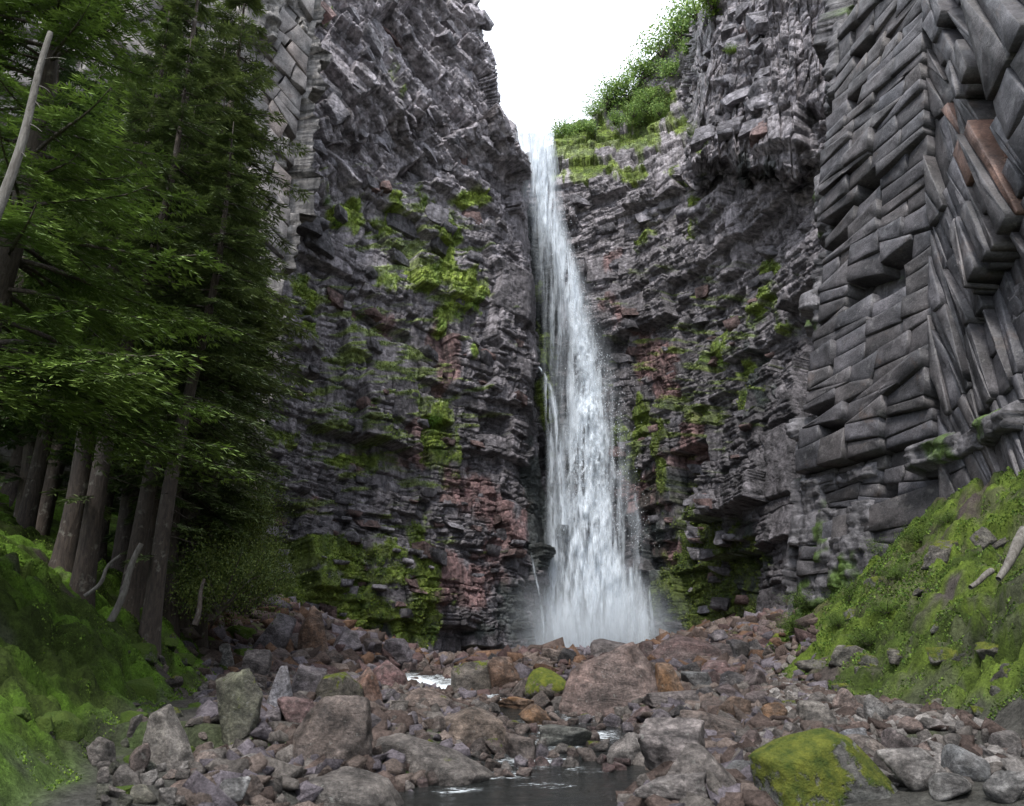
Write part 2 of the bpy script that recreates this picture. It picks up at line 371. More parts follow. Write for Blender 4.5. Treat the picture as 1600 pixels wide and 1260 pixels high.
dz = np.hypot(np.gradient(Z, axis=0) / np.gradient(Y, axis=0), np.gradient(Z, axis=1) / np.gradient(X, axis=1))
mo = fbm(X * .5, Y * .5, 0, 41, 5)
rockc = np.stack([.13 + 0 * X, .088 + 0 * X, .078 + 0 * X], -1)
greyc = np.array([.13, .125, .11])
k = ss(10, 30, Y)[..., None]; c = (rockc * k + greyc * (1 - k)) * .6
leftb = (X < 0); brt = ss(.38, .62, fbm(X * .9, Y * .9, 3, 51, 4))[..., None]
moss = np.where(leftb[..., None], np.array([.10, .185, .02]), np.array([.105, .15, .022])) * brt + np.array([.05, .075, .014]) * (1 - brt)
hm = hummock(X, Y); mk = ss(-.4, .5, side) * ss(.36, .46, mo + .12 * ss(.3, 1.5, side)); mk = mk * np.where(leftb, 1, .45 + .55 * ss(.42, .5, fbm(X * 2.1, Y * 1.1, Z * 1.5, 23, 4)))
mk = np.where(leftb & (X > -12) & (Y < 16), np.maximum(mk, ss(0.0, .6, side) * ss(.1, .3, mo)), mk)
mk = np.maximum(mk, .5 * ss(.56, .64, mo) * (Y > 10)); mk = mk[..., None]
c = c * (1 - mk) + moss * mk * (.6 + .7 * fbm(X * 1.7, Y * 1.7, 2, 29, 3))[..., None]
Z = Z + mk[..., 0] * .10 * fbm(X * 3, Y * 3, 0, 61, 3)
dark = ss(.05, -.1, Z - wl(Y))[..., None]; c = c * (1 - .55 * dark)
g = obj('ground', mesh_np('ground', np.stack([X, Y, Z], -1), gridfaces(*X.shape), M_GROUND, True, c)); tag(g, kind='structure')

# stream
yy = np.concatenate([np.linspace(-30, 4, 8), np.geomspace(5, 74, 300)]); xx = np.linspace(-9, 10, 150)
Yw, Xw = np.meshgrid(yy, xx, indexing='ij'); Zw = wl(Yw) + .03 * (fbm(Xw * 1.2, Yw * 1.6, 0, 77, 3) - .5)
pw, qw = proj(np.stack([Xw, np.maximum(Yw, 4), Zw], -1))
foam = .38 * ss(27.6, 28.4, Yw) * ss(36, 32, Yw)
for (a, b, rx, ry, s) in ((770, 1092, 90, 12, .32), (870, 1160, 60, 25, .3), (830, 1188, 70, 14, .33), (720, 1098, 50, 10, .3), (900, 1120, 60, 20, .22), (780, 1212, 70, 9, .3), (720, 1236, 70, 8, .24), (860, 1228, 60, 7, .22), (560, 1252, 60, 8, .1), (1440, 1235, 60, 15, .1), (935, 1150, 50, 14, .3), (845, 1128, 50, 9, .28), (700, 1076, 60, 10, .5), (640, 1068, 60, 14, .5), (905, 1205, 60, 10, .2)):
    foam = np.maximum(foam, 1.5 * s * np.exp(-((pw - a) / rx) ** 2 - ((qw - b) / ry) ** 2))
w = obj('stream', mesh_np('stream', np.stack([Xw, Yw, Zw], -1), gridfaces(*Xw.shape), M_WATER, True, attrs={'foam': foam})); tag(w, kind='structure')

# ------------------------------------------------------------------ cliffs
def colour_cliff(P, PX, PY, s, t, shade, moss_spots, rust_spots, wet_shade_spots, base, seed):
    n = fbm(s * .12, t * .12, 0, seed, 4)[..., None]
    c = base * (.68 + .64 * shade[..., None]) * (.8 + .4 * n)
    def blot(spots, f1, f2, sd, off=.98):
        m = 0 * PX
        for (a, b, rx, ry, k) in spots: m = np.maximum(m, k * np.exp(-((PX - a) / rx) ** 2 - ((PY - b) / ry) ** 2))
        q = fbm(PX * f1, PY * f2, 0, sd, 5)
        return ss(.0, .16, m * 1.15 + q - off)[..., None]
    r = blot(rust_spots, .03, .018, seed + 1); c = c * (1 - r * .8) + np.array([.15, .085, .08]) * (.5 + shade[..., None]) * r * .8
    w_ = blot(wet_shade_spots, .05, .012, seed + 2); c = c * (1 - .72 * w_) + np.array([.02, .035, .028]) * w_ * .5
    m = np.maximum(blot(moss_spots, .05, .035, seed + 3, .9), blot([(a, b + 12, rx, ry * 1.25, k) for a, b, rx, ry, k in moss_spots if b > 560 or k > .7], .075, .009, seed + 6, .96) * .85)
    m = np.maximum(m, blot([(600, 620, 240, 420, .44), (1080, 620, 200, 360, .41), (660, 400, 140, 130, .5)], .02, .13, seed + 9, .96) * .75)
    q = fbm(PX * .06, PY * .06, 0, seed + 4, 3)[..., None]
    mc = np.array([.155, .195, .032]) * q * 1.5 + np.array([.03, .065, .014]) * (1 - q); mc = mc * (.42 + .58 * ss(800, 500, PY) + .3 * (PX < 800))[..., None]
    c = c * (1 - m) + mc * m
    return c, m[..., 0]

def cliff_disp(s, t, seed, jag, scale=1.0):
    """fractured rock: blocks split again and again; jag 0..1 turns the beds into steep plates"""
    ws_ = s + 1.1 * scale * (fbm(s * .12, t * .3, 0, seed + 2, 3) - .5) * 2 + .25 * scale * (vn(s * 1.1, t * 1.4, 0, seed + 1) - .5); wt_ = t + .9 * scale * (fbm(s * .16, t * .1, 0, seed + 3, 3) - .5) * 2 + .22 * scale * (vn(s * .9, t * 1.1, 0, seed + 4) - .5)
    d1, a1, e1 = kd(ws_, wt_, 15 * scale, 11 * scale, .8, seed, 14, 1.6, .34 * scale, .3 * scale, .11 * scale)
    th = R(40); sr = ws_ * math.cos(th) - wt_ * math.sin(th); tr = ws_ * math.sin(th) + wt_ * math.cos(th)
    f1, b1, _ = kd(sr, tr, 13 * scale, 8 * scale, 1.25, seed + 60, 12, 2.6, .4 * scale, .3 * scale, .11 * scale)
    f2, b2, _ = kd(sr * .8 + tr * .5 + 31, tr - .3 * sr, 9 * scale, 6 * scale, .75, seed + 90, 10, 1.8, .6 * scale, .15 * scale, .1 * scale)
    d = d1 * (1 - jag) + (f1 + .6 * f2) * jag
    sh = np.where(jag > .5, .5 * b1 + .5 * b2, a1)
    return d + 2.0 * scale * (fbm(s * .07, t * .05, 0, seed + 7, 3) - .5) + .28 * scale * (fbm(s * 1.6, t * 1.6, 0, seed + 8, 4) - .5), sh

# --- left back cliff
rows = np.linspace(1075, -260, 1000)
eR = np.interp(rows, [-260, -150, 0, 30, 60, 100, 150, 188, 200, 215, 250, 350, 520, 560, 600, 800, 1000, 1075],
               [700, 720, 738, 752, 750, 768, 775, 774, 806, 812, 820, 824, 832, 842, 830, 850, 862, 866])
def DL(px): return np.interp(px, [250, 410, 600, 760, 830, 900], [44, 50, 58, 66, 70, 73])
nu = 470; u = np.concatenate([np.linspace(0, 1, nu), 1 + np.linspace(.01, .3, 40)])
UU, RR = np.meshgrid(u, rows); ER = np.repeat(eR[:, None], len(u), 1)
Lx = 300.0
PXc = np.where(UU <= 1, Lx + (ER - Lx) * UU, ER - 16 * (UU - 1) / .3)
DD = DL(PXc) + 5.5 * (1075 - RR) / 1000 + np.clip(UU - 1, 0, 1) * 45 + 3 * np.clip(UU - .97, 0, .03) / .03 - 1.2 * ss(240, 190, RR) * 1
DD = DD - 2.5 * ss(560, 400, PXc) * ss(120, 330, RR) * ss(480, 400, RR) * .6
P = at(PXc, RR, DD)
s_ = P[..., 0] * .69 + P[..., 1] * .73; t_ = P[..., 2] + .06 * s_
nz = normals(P); nz *= np.where(nz[..., 1:2] > 0, -1, 1)
jag = ss(330, 240, RR + .25 * (PXc - 600) + 90 * (fbm(PXc * .012, RR * .012, 0, 3, 3) - .5))
d, sh = cliff_disp(s_, t_, 100, jag)
Pn = P + nz * d[..., None] * np.clip(1 - .7 * ss(.97, 1.0, UU), .3, 1)[..., None]
MOSS_L = [(540, 325, 45, 30, .62), (515, 305, 20, 30, .6), (700, 385, 28, 75, .62), (735, 310, 40, 16, .6), (650, 430, 90, 28, .62), (720, 470, 45, 55, .62), (485, 470, 22, 55, .72), (480, 500, 18, 30, .7),
          (687, 650, 26, 34, .72), (545, 515, 14, 16, .6), (738, 545, 14, 14, .6), (440, 680, 50, 14, .5), (560, 715, 80, 18, .5), (690, 700, 40, 60, .5), (500, 860, 130, 24, .78), (500, 930, 100, 70, .62), (545, 930, 34, 80, .85), (430, 890, 60, 60, .6), (450, 935, 60, 36, .7),
          (655, 880, 28, 75, .78), (645, 965, 38, 50, .82), (560, 960, 120, 30, .62), (420, 850, 30, 14, .72), (610, 130, 12, 60, .5), (500, 30, 22, 18, .45), (610, 330, 120, 60, .45), (480, 845, 90, 12, .72), (590, 898, 70, 9, .75), (440, 905, 60, 9, .8), (450, 965, 110, 20, .66)]
RUST_L = [(700, 520, 34, 110, .62), (720, 920, 110, 70, .68), (780, 800, 70, 120, .6), (470, 790, 60, 40, .5), (640, 700, 200, 60, .45), (740, 760, 60, 60, .6), (630, 500, 30, 60, .5)]
WET_L = [(845, 500, 22, 200, .7), (840, 800, 30, 260, .75), (640, 985, 220, 24, .6), (800, 940, 60, 80, .6), (530, 920, 150, 80, .45)]
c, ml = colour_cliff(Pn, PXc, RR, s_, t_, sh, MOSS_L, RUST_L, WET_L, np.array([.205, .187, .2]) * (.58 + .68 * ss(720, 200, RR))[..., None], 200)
Pn = Pn + nz * (ml * .18 * fbm(s_ * 3, t_ * 3, 0, 9, 3))[..., None]
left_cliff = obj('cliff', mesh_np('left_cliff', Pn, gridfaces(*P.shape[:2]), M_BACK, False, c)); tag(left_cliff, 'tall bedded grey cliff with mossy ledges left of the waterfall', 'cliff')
L_P, L_N, L_X, L_Y, L_M = Pn, nz, PXc, RR, ml

# --- back wall and right cliff
px_ = np.concatenate([np.linspace(790, 1340, 620)])
sky_x = [780, 820, 862, 872, 900, 922, 935, 960, 990, 1010, 1040, 1060, 1085, 1110, 1160, 1350]
sky_y = [246, 242, 238, 214, 206, 196, 166, 150, 122, 96, 66, 50, 26, 0, -80, -280]
tops = np.interp(px_, sky_x, sky_y) + 6 * (fbm(px_ * .08, 0 * px_, 0, 6, 3) - .5) * 2
def DR(px): return np.interp(px, [780, 830, 880, 930, 1000, 1100, 1200, 1340], [78, 79, 78, 77, 74, 65, 54, 43])
nv = 900; v = np.concatenate([np.linspace(0, 1, nv), 1 + np.linspace(.02, 1, 30)])
VV, PXc = np.meshgrid(v, px_, indexing='ij'); TP = np.repeat(tops[None], len(v), 0)
RR = 1080 + (TP - 1080) * np.minimum(VV, 1)
ov_n = 40 * (fbm(PXc * .03, RR * .03, 0, 13, 4) - .5)
over = ss(1082, 1092, PXc + ov_n * .6 + .05 * (RR - 100)) * ss(282, 262, RR + ov_n + .05 * (1180 - PXc)) * (1 - .75 * ss(1240, 1270, PXc) * ss(150, 200, RR))
DD = DR(PXc) + 5.0 * (1080 - RR) / 1000 + 13 * ss(285, 150, RR) * ss(1110, 1070, PXc) - 5.5 * over
DD = DD + 3 * ss(300, 270, RR) * ss(0, 1, over * 0) 
P = at(PXc, RR, DD)
P[..., 1] += np.clip(VV - 1, 0, 1) * 30; P[..., 2] += np.clip(VV - 1, 0, 1) * 1.5; P[..., 0] += np.clip(VV - 1, 0, 1) * 6
s_ = P[..., 0] * .8 - P[..., 1] * .6; t_ = P[..., 2] - .03 * s_
nz = normals(P); fl = np.where(nz[..., 1:2] - .5 * nz[..., 2:3] > 0, -1, 1); nz = nz * fl
# smooth the normals of the overhang edge
jag = np.maximum(over, ss(1180, 1260, PXc) * ss(420, 250, RR))
d, sh = cliff_disp(s_, t_, 300, jag * .9)
vs, b1, _ = cell_disp(s_ * 1.0, t_ * .28, 1.3, 1.0, 1.3, 777, .3, .12)
d = d * (1 - over * .35) + vs * over * .8
nn = nz * (1 - over[..., None]) + np.array([-.35, -.93, 0.0]) * over[..., None]
Pn = P + nn * d[..., None] * np.where(VV > 1, .5, 1)[..., None]
MOSS_R = [(900, 225, 60, 22, .9), (960, 205, 80, 26, .85), (1010, 160, 60, 30, .75), (1060, 200, 50, 24, .62), (920, 262, 60, 14, .75), (1085, 215, 30, 50, .6), (1190, 415, 26, 24, .62), (1020, 370, 40, 30, .45), (1000, 270, 90, 20, .5), (1000, 660, 14, 50, .95), (972, 690, 16, 36, .85), (1040, 690, 10, 30, .7), (1048, 735, 12, 22, .75),
          (995, 725, 14, 20, .8), (1100, 830, 60, 60, .78), (1070, 900, 60, 60, .72), (1140, 870, 70, 80, .66), (1110, 940, 90, 50, .7), (850, 560, 20, 200, .5), (1120, 550, 40, 60, .45), (1160, 620, 14, 90, .5), (1080, 330, 60, 60, .4), (1200, 480, 40, 60, .42)]
RUST_R = [(1030, 560, 60, 60, .62), (1010, 770, 60, 50, .8), (1060, 860, 50, 30, .75), (1160, 960, 60, 60, .62), (1080, 700, 60, 90, .6), (1040, 610, 30, 20, .8), (1150, 980, 120, 24, .7), (950, 420, 60, 120, .52), (1180, 60, 60, 60, .3)]
WET_SHADE_R = [(845, 450, 50, 260, .75), (870, 800, 70, 300, .7), (960, 480, 30, 160, .42), (1100, 930, 130, 80, .72), (1030, 800, 40, 120, .55), (1170, 620, 60, 160, .45), (1190, 900, 60, 120, .5), (1180, 265, 70, 40, .5)]  # wet rock; the last spot puts the overhang's shadow into the colour
c, mr = colour_cliff(Pn, PXc, RR, s_, t_, sh, MOSS_R, RUST_R, WET_SHADE_R, np.array([.19, .174, .184]) * (.48 + .74 * ss(640, 230, RR))[..., None], 400)
Pn = Pn + nz * (mr * .2 * fbm(s_ * 3, t_ * 3, 0, 9, 3))[..., None]
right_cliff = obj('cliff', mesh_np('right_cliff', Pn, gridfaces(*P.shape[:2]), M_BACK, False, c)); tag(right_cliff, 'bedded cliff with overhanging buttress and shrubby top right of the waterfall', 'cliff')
R_P, R_X, R_Y, R_M, R_N = Pn, PXc, RR, mr, nz

def surf_pt(which, px, py):
    PP, XX, YY = (L_P, L_X, L_Y) if which == 'L' else (R_P, R_X, R_Y)
    sub = (slice(0, 900, 6), slice(0, 460, 6))
    q = (XX[sub] - px) ** 2 + (YY[sub] - py) ** 2; i = np.unravel_index(np.argmin(q), q.shape)
    return PP[sub][i]

# --- blocks that stand proud of the two back cliffs, one by one
def block_mesh(name, mat, seed, sx=1, sy=1, sz=1, n=4):
    r = np.random.default_rng(seed)
    i = np.linspace(-1, 1, n); V = []; Fc = []
    for ax in range(3):
        for sg in (-1, 1):
            A, B = np.meshgrid(i, i); o = np.zeros((n, n, 3)); o[..., ax] = sg; o[..., (ax + 1) % 3] = A * sg; o[..., (ax + 2) % 3] = B
            k = len(V) * n * n; V.append(o.reshape(-1, 3)); Fc.append(gridfaces(n, n) + k)
    V = np.concatenate(V); Fc = np.concatenate(Fc)
    sph = V / np.linalg.norm(V, axis=1, keepdims=True); V = V * .97 + sph * .03 * 1.2
    sk = (r.random((3, 3)) - .5) * .45; V = V + V @ sk
    # corners cut off
    for _ in range(5):
        nrm = r.normal(size=3); nrm /= np.linalg.norm(nrm); dd = V @ nrm - r.uniform(.85, 1.2); V = V - np.where(dd > 0, dd, 0)[:, None] * nrm
    V = V + .07 * (np.stack([vn(V[:, 0] * 2 + seed + q, V[:, 1] * 2, V[:, 2] * 2, q) for q in range(3)], 1) - .5)
    return mesh_np(name, V * np.array([sx, sy, sz]) * .5, Fc, mat, False)
M_PROUD = mat_cliff('proud_block_rock', 1.0, .5)
_t = M_PROUD.node_tree; _o = _t.nodes.new('ShaderNodeObjectInfo'); _a = [n for n in _t.nodes if n.type == 'ATTRIBUTE'][0]
for _l in list(_a.outputs['Color'].links): _t.links.new(_o.outputs['Color'], _l.to_socket)
PB = [block_mesh('rock_block', M_PROUD, 500 + i) for i in range(14)]
def put_blocks(which, parent, n, head, zones):
    r = random.Random(11 if which == 'L' else 12)
    for i in range(n):
        x0, x1, y0, y1 = r.choice(zones); px = r.uniform(x0, x1); py = r.uniform(y0, y1)
        p = surf_pt(which, px, py); wpx = r.uniform(12, 44) * (.7 + .5 * (py < 400)); hpx = wpx * r.uniform(.3, .75)
        D = p[1] * 1.05; sx, sz = wpx * D / F, hpx * D / F
        o = obj('rock_block', r.choice(PB), parent); o.location = p + np.array([0, .28 * min(sx, 1.6), 0])
        o.scale = (sx, min(sx, 1.6), sz); o.rotation_euler = (r.uniform(-.12, .12), r.uniform(-.1, .1) + (r.uniform(.2, .7) if (py < 250 and which == 'L') else .05), head + r.uniform(-.35, .35))
        k = r.uniform(.6, 1.15) * (.75 + .4 * (py < 350)); red = r.random() < (.3 if py > 450 else .08)
        b_ = .17 * k; o.color = (b_ * (1.0 if red else 1.03), b_ * (.66 if red else .97), b_ * (.62 if red else 1.06), 1)
put_blocks('L', left_cliff, 190, R(47), [(440, 740, 10, 300), (440, 800, 200, 560), (430, 820, 500, 960), (430, 820, 760, 980)])
put_blocks('R', right_cliff, 150, R(-37), [(890, 1230, 300, 560), (960, 1210, 520, 780), (1030, 1200, 760, 980), (1100, 1250, 10, 230)])

# ------------------------------------------------------------------ slabs laid one by one over a backing wall
def slab(name, Q, nrm, thick, mat, parent, sd, colr):
    """Q: convex outline (world), nrm outward: a crisp slab with chipped outline, narrow bevel and a nearly flat face"""
    r = np.random.default_rng(sd); Q = np.array(Q); m = len(Q); pts = []; cx = Q.mean(0)
    for i in range(m):
        p, q = Q[i], Q[(i + 1) % m]; L = np.linalg.norm(q - p); k = int(np.clip(L / .55, 1, 5)); pts.append(p)
        for j in range(1, k): pts.append(p + (q - p) * (j / k + r.uniform(-.12, .12)) + (cx - p) / (np.linalg.norm(cx - p) + 1e-9) * r.uniform(-.01, .075) * min(L, 1.2))
    O = np.array(pts); n = len(O); size = np.mean(np.linalg.norm(O - cx, axis=1)); bv = min(.035, size * .06)
    inn = O + (cx - O) / (np.linalg.norm(cx - O, axis=1, keepdims=True) + 1e-9) * bv
    mid = cx + (O - cx) * .5 + nrm * (r.random((n, 1)) - .5) * size * .075
    V = np.concatenate([O - nrm * thick, O - nrm * bv * .8, inn, mid, (cx + nrm * r.uniform(-.04, .05) * size)[None]])
    i = np.arange(n); j = (i + 1) % n; Fq = []
    for a_ in range(3): Fq += [np.stack([a_ * n + i, a_ * n + j, (a_ + 1) * n + j], 1), np.stack([a_ * n + i, (a_ + 1) * n + j, (a_ + 1) * n + i], 1)]
    Fq.append(np.stack([3 * n + i, 3 * n + j, np.full(n, 4 * n)], 1))
    o = obj(name, mesh_np(name, V - cx, np.concatenate(Fq), mat, False), parent); o.location = cx; o.color = (*colr, 1)
    return o
def clip(poly, p0, d):
    """split a convex 2D polygon by the line p0 + t d"""
    A, B = [], []; nx, ny = -d[1], d[0]; m = len(poly)
    for i in range(m):
        p, q = poly[i], poly[(i + 1) % m]; a = (p[0] - p0[0]) * nx + (p[1] - p0[1]) * ny; b = (q[0] - p0[0]) * nx + (q[1] - p0[1]) * ny
        (A if a >= 0 else B).append(p)
        if a * b < 0: t_ = a / (a - b); x = (p[0] + (q[0] - p[0]) * t_, p[1] + (q[1] - p[1]) * t_); A.append(x); B.append(x)
    return A, B
def parea(p): return abs(sum(p[i][0] * p[(i + 1) % len(p)][1] - p[(i + 1) % len(p)][0] * p[i][1] for i in range(len(p)))) / 2
def wall_slabs(parent, Pf, area, theta, joint, nmax, gap, amp, thick, mat, colf, sd, elong=2.2, skip=.04, name='rock_slab', base=.25):
    """break the face into slabs by repeated splitting along the beds and the joints; a slab keeps most of its parent's offset"""
    r = random.Random(sd); (a0, a1, b0, b1) = area; big_ = [([(a0, b0), (a1, b0), (a1, b1), (a0, b1)], 0.0)]; tot = 0
    while len(big_) < nmax:
        i = max(range(len(big_)), key=lambda q: parea(big_[q][0]) * (1 + .9 * math.sin(q * 12.9 + sd))); poly, off = big_.pop(i)
        cb, sb = math.cos(theta), math.sin(theta); ext = [p[0] * cb + p[1] * sb for p in poly]; exb = [-p[0] * sb + p[1] * cb for p in poly]
        la, lb = max(ext) - min(ext), max(exb) - min(exb); along = lb * elong * r.uniform(.6, 1.5) > la
        ang = (theta if along else joint) + r.gauss(0, .10 if along else .15); cxy = (sum(p[0] for p in poly) / len(poly) + r.uniform(-.16, .16) * la * .6, sum(p[1] for p in poly) / len(poly) + r.uniform(-.16, .16) * lb)
        A, B = clip(poly, cxy, (math.cos(ang), math.sin(ang)))
        if len(A) < 3 or len(B) < 3: big_.append((poly, off)); tot += 1; 
        else:
            for q in (A, B): big_.append((q, off + r.uniform(-1, 1) * amp * min(parea(q), 14) ** .3 * .13))
        if tot > 400: break
    n = 0
    for k, (poly, off) in enumerate(big_):
        if r.random() < skip: continue
        mx, my = sum(p[0] for p in poly) / len(poly), sum(p[1] for p in poly) / len(poly); g = gap * r.choice((.3, .5, .8, 1, 1.8, 4.0))
        pl = []
        for p in poly:
            L = math.hypot(p[0] - mx, p[1] - my) + 1e-9; pl.append((p[0] + (mx - p[0]) / L * g, p[1] + (my - p[1]) / L * g))
        Q = np.array([Pf(x, y) for x, y in pl]); c0 = Pf(mx, my); nr = np.cross(Pf(mx + .2, my) - c0, Pf(mx, my + .2) - c0); nr /= np.linalg.norm(nr) + 1e-9
        if np.dot(nr, CAM - c0) < 0: nr = -nr
        t1, t2 = r.gauss(0, .05), r.gauss(0, .05); Q = Q + nr * np.array([base + off + t1 * (x - mx) + t2 * (y - my) for x, y in pl])[:, None]
        slab(name, Q, nr, thick, mat, parent, sd * 1000 + k, colf(mx, my, r)); n += 1
    return n

# --- near right cliff: plan path (s measured from the far left end), leaning back with height
plan = np.array([[17, 40], [12.6, 33.5], [10.95, 30.6], [12.2, 27.2], [13.35, 24.1], [13.7, 22.9], [13.75, 21.2], [13.3, 18.3], [12.9, 14.5], [13.2, 9], [14, 2]], float)
seg = np.concatenate([[0], np.cumsum(np.linalg.norm(np.diff(plan, axis=0), axis=1))])
def PR(s, z):
    s = np.asarray(s, float); z = np.asarray(z, float)
    x = np.interp(s, seg, plan[:, 0]); y = np.interp(s, seg, plan[:, 1])
    zz = np.clip(z - 3, 0, 60)
    far = np.interp(s, [seg[0], seg[2], seg[4], seg[6], seg[-1]], [.2, .2, .155, .12, .06])
    return np.stack([x + far * zz, y + .04 * zz, z + 0 * x], -1)
sg = np.linspace(seg[0], seg[-1], 480); zg = np.linspace(-1, 42, 560)
ZZ, SS_ = np.meshgrid(zg, sg, indexing='ij'); P = PR(SS_, ZZ); nz = normals(P); nz *= np.where(nz[..., 0:1] > 0, -1, 1)
d, sh = cliff_disp(SS_, ZZ, 600, 0 * SS_, .5)
Pn = P + nz * (d[..., None] * (.9 - .5 * ss(7.5, 8.5, ZZ) * ss(seg[2] - .3, seg[2] + .5, SS_))[..., None] - .15 - (.75 * ss(7.5, 8.5, ZZ) * ss(seg[2] - .3, seg[2] + .5, SS_))[..., None])
c = np.array([.085, .08, .084]) * (.6 + .8 * sh[..., None]) * (.8 + .4 * fbm(SS_, ZZ, 0, 3)[..., None])
mm = ss(.5, .6, fbm(SS_ * .8, ZZ * .8, 0, 71, 4) + .2 * ss(6, 3, ZZ) * ss(seg[6], seg[4], SS_) - .12)[..., None]; c = c * (1 - mm) + np.array([.05, .08, .018]) * mm
near_right = obj('cliff', mesh_np('near_right_cliff', Pn, gridfaces(*P.shape[:2]), M_NEAR, False, c)); tag(near_right, 'near dark cliff of big tilted slabs rising above the green bank on the right', 'cliff')
def colr(u, v, r):
    k = r.uniform(.75, 1.3); q = r.random()
    return (k * (1 + .06 * (q - .5)), k, k * (1 + .1 * (.5 - q)))
nA = wall_slabs(near_right, PR, (seg[2] + .15, seg[4] - .05, 8.0, 31), R(-2), R(84), 122, .03, .5, 1.0, M_SLAB, colr, 21, 2.4)
nB = wall_slabs(near_right, PR, (seg[4] + .02, seg[7] + 2.2, 5.5, 27), R(-66), R(18), 146, .035, .8, 1.0, M_SLAB, colr, 22, 4.6, base=.1)
nC = wall_slabs(near_right, PR, (seg[2] + .1, seg[4] + .1, 4.0, 8.0), R(-5), R(85), 30, .03, .6, .8, M_SLAB, colr, 23, 2.4, .1, base=.1)
print('slabs', nA, nB, nC)
# rust stained slabs in the middle of the right-hand face
for (x_, y_) in ((1482, 190), (1500, 225), (1520, 265)):
    best = min((o for o in near_right.children if o.name.startswith('rock_slab')), key=lambda o: math.hypot(*(np.array([float(v) for v in proj(np.array(o.location))]) - [x_, y_])) + (999 if 'label' in o else 0))
    best.color = (2.1, 1.35, 1.0, 1); best['label'] = 'rust coloured slab'

# --- near left cliff behind the spruces
def PLn(u, v):       # u: metres along (right positive), v: height
    u = np.asarray(u, float); v = np.asarray(v, float)
    x = np.interp(u, [-30, 0, 14, 22, 25], [-44, -26, -18.2, -14.2, -21]); y = np.interp(u, [-30, 0, 14, 22, 25], [18, 30, 38, 42, 49])
    zz = np.clip(v, 0, 60); return np.stack([x + .055 * zz * 0 + 0 * v + 0 * zz, y + .05 * zz, v + 0 * u], -1)
ug = np.linspace(-30, 25, 330); vg = np.linspace(-1, 56, 420); VV, UU = np.meshgrid(vg, ug, indexing='ij')
P = PLn(UU, VV); nz = normals(P); nz *= np.where(nz[..., 1:2] > 0, -1, 1)
d, sh = cliff_disp(UU, VV, 800, 0 * UU, .6); Pn = P + nz * (d[..., None] - .5)
c = np.array([.15, .138, .13]) * (.55 + .8 * sh[..., None]); mm = ss(.56, .64, fbm(UU * .5, VV * .5, 0, 75, 4) + .3 * ss(14, 3, VV) - .3 * ss(12, 16, VV))[..., None]; c = c * (1 - mm) + np.array([.06, .085, .02]) * mm
near_left = obj('cliff', mesh_np('near_left_cliff', Pn, gridfaces(*P.shape[:2]), M_NEAR, False, c)); tag(near_left, 'beige blocky cliff behind the spruces on the left', 'cliff')
def colb(u, v, r):
    k = r.uniform(.7, 1.2); q = r.random(); return (k * (1.05 if q > .9 else 1), k * (.95 if q > .9 else .98), k * (.9 if q > .9 else .97))
nD = wall_slabs(near_left, PLn, (12, 21.9, 8, 50), R(-22), R(68), 130, .03, .6, .9, M_BEIGE, colb, 31, 2.0, .08)
nE = wall_slabs(near_left, PLn, (-2, 12, 28, 48), R(-48), R(50), 60, .03, 1.3, 1.3, M_BEIGE, colb, 32, 2.4, .08)
print('beige', nD, nE)

# ------------------------------------------------------------------ waterfall
fall = empty('waterfall', tuple(at(935, 1040, 73))); tag(fall, 'tall white waterfall plunging down the cleft between the two cliffs', 'waterfall')
def fall_sheet(name, rows_, eL, eRr, D, densf, seed, nu=170, nv=760, bulge=.5):
    yv = np.linspace(rows_[0], rows_[-1], nv); a = np.linspace(0, 1, nu); A, Yp = np.meshgrid(a, yv)
    l = np.interp(yv, rows_, eL)[:, None]; r = np.interp(yv, rows_, eRr)[:, None]; Xp = l + (r - l) * A
    Dd = np.interp(Yp, [200, 1050], D) + bulge * (fbm(Xp * .06, Yp * .02, 0, seed, 3) - .5) * 2 - .6 * np.sin(math.pi * A)
    P = at(Xp, Yp, Dd); dn = densf(A, Xp, Yp)
    base = np.array(fall.location)
    return obj(name, mesh_np(name, P - base, gridfaces(nv, nu), M_FALL, True, attrs={'dens': np.clip(dn, 0, 1)}), fall)
ROWS = [208, 250, 300, 350, 400, 450, 500, 560, 650, 750, 850, 950, 1045]
def bx(A): return np.sin(math.pi * np.clip(A, 0, 1)) ** .6
def core(Xp, Yp, xs, ws, k):      # bright stream following a path
    x = np.interp(Yp, ROWS, xs); w_ = np.interp(Yp, ROWS, ws); return k * np.exp(-np.abs((Xp - x) / w_) ** 2.2)
cx1 = [834, 840, 846, 862, 880, 893, 903, 915, 922, 922, 925, 930, 935]; cw1 = [32, 29, 21, 15, 13, 13, 15, 20, 29, 38, 50, 66, 84]
cw2 = [22, 20, 17, 14, 13, 13, 14, 17, 24, 30, 36, 40, 48]
def strk(Xp, Yp, fx, fy, sd, o=5):
    wv = 10 * (fbm(Xp * .02, Yp * .01, 0, sd + 5, 2) - .5)
    yq = Yp + .0; return fbm((Xp + wv) * fx, yq * fy, 0, sd, o)
def veil(A, Xp, Yp):
    base = core(Xp, Yp, [836, 842, 846, 855, 868, 876, 886, 898, 912, 920, 930, 938, 940], [28, 28, 27, 27, 30, 34, 38, 46, 52, 60, 72, 86, 98], .68)
    return base * ss(.25, .75, strk(Xp, Yp, .16, .008, 901)) * 1.15 * bx(A)
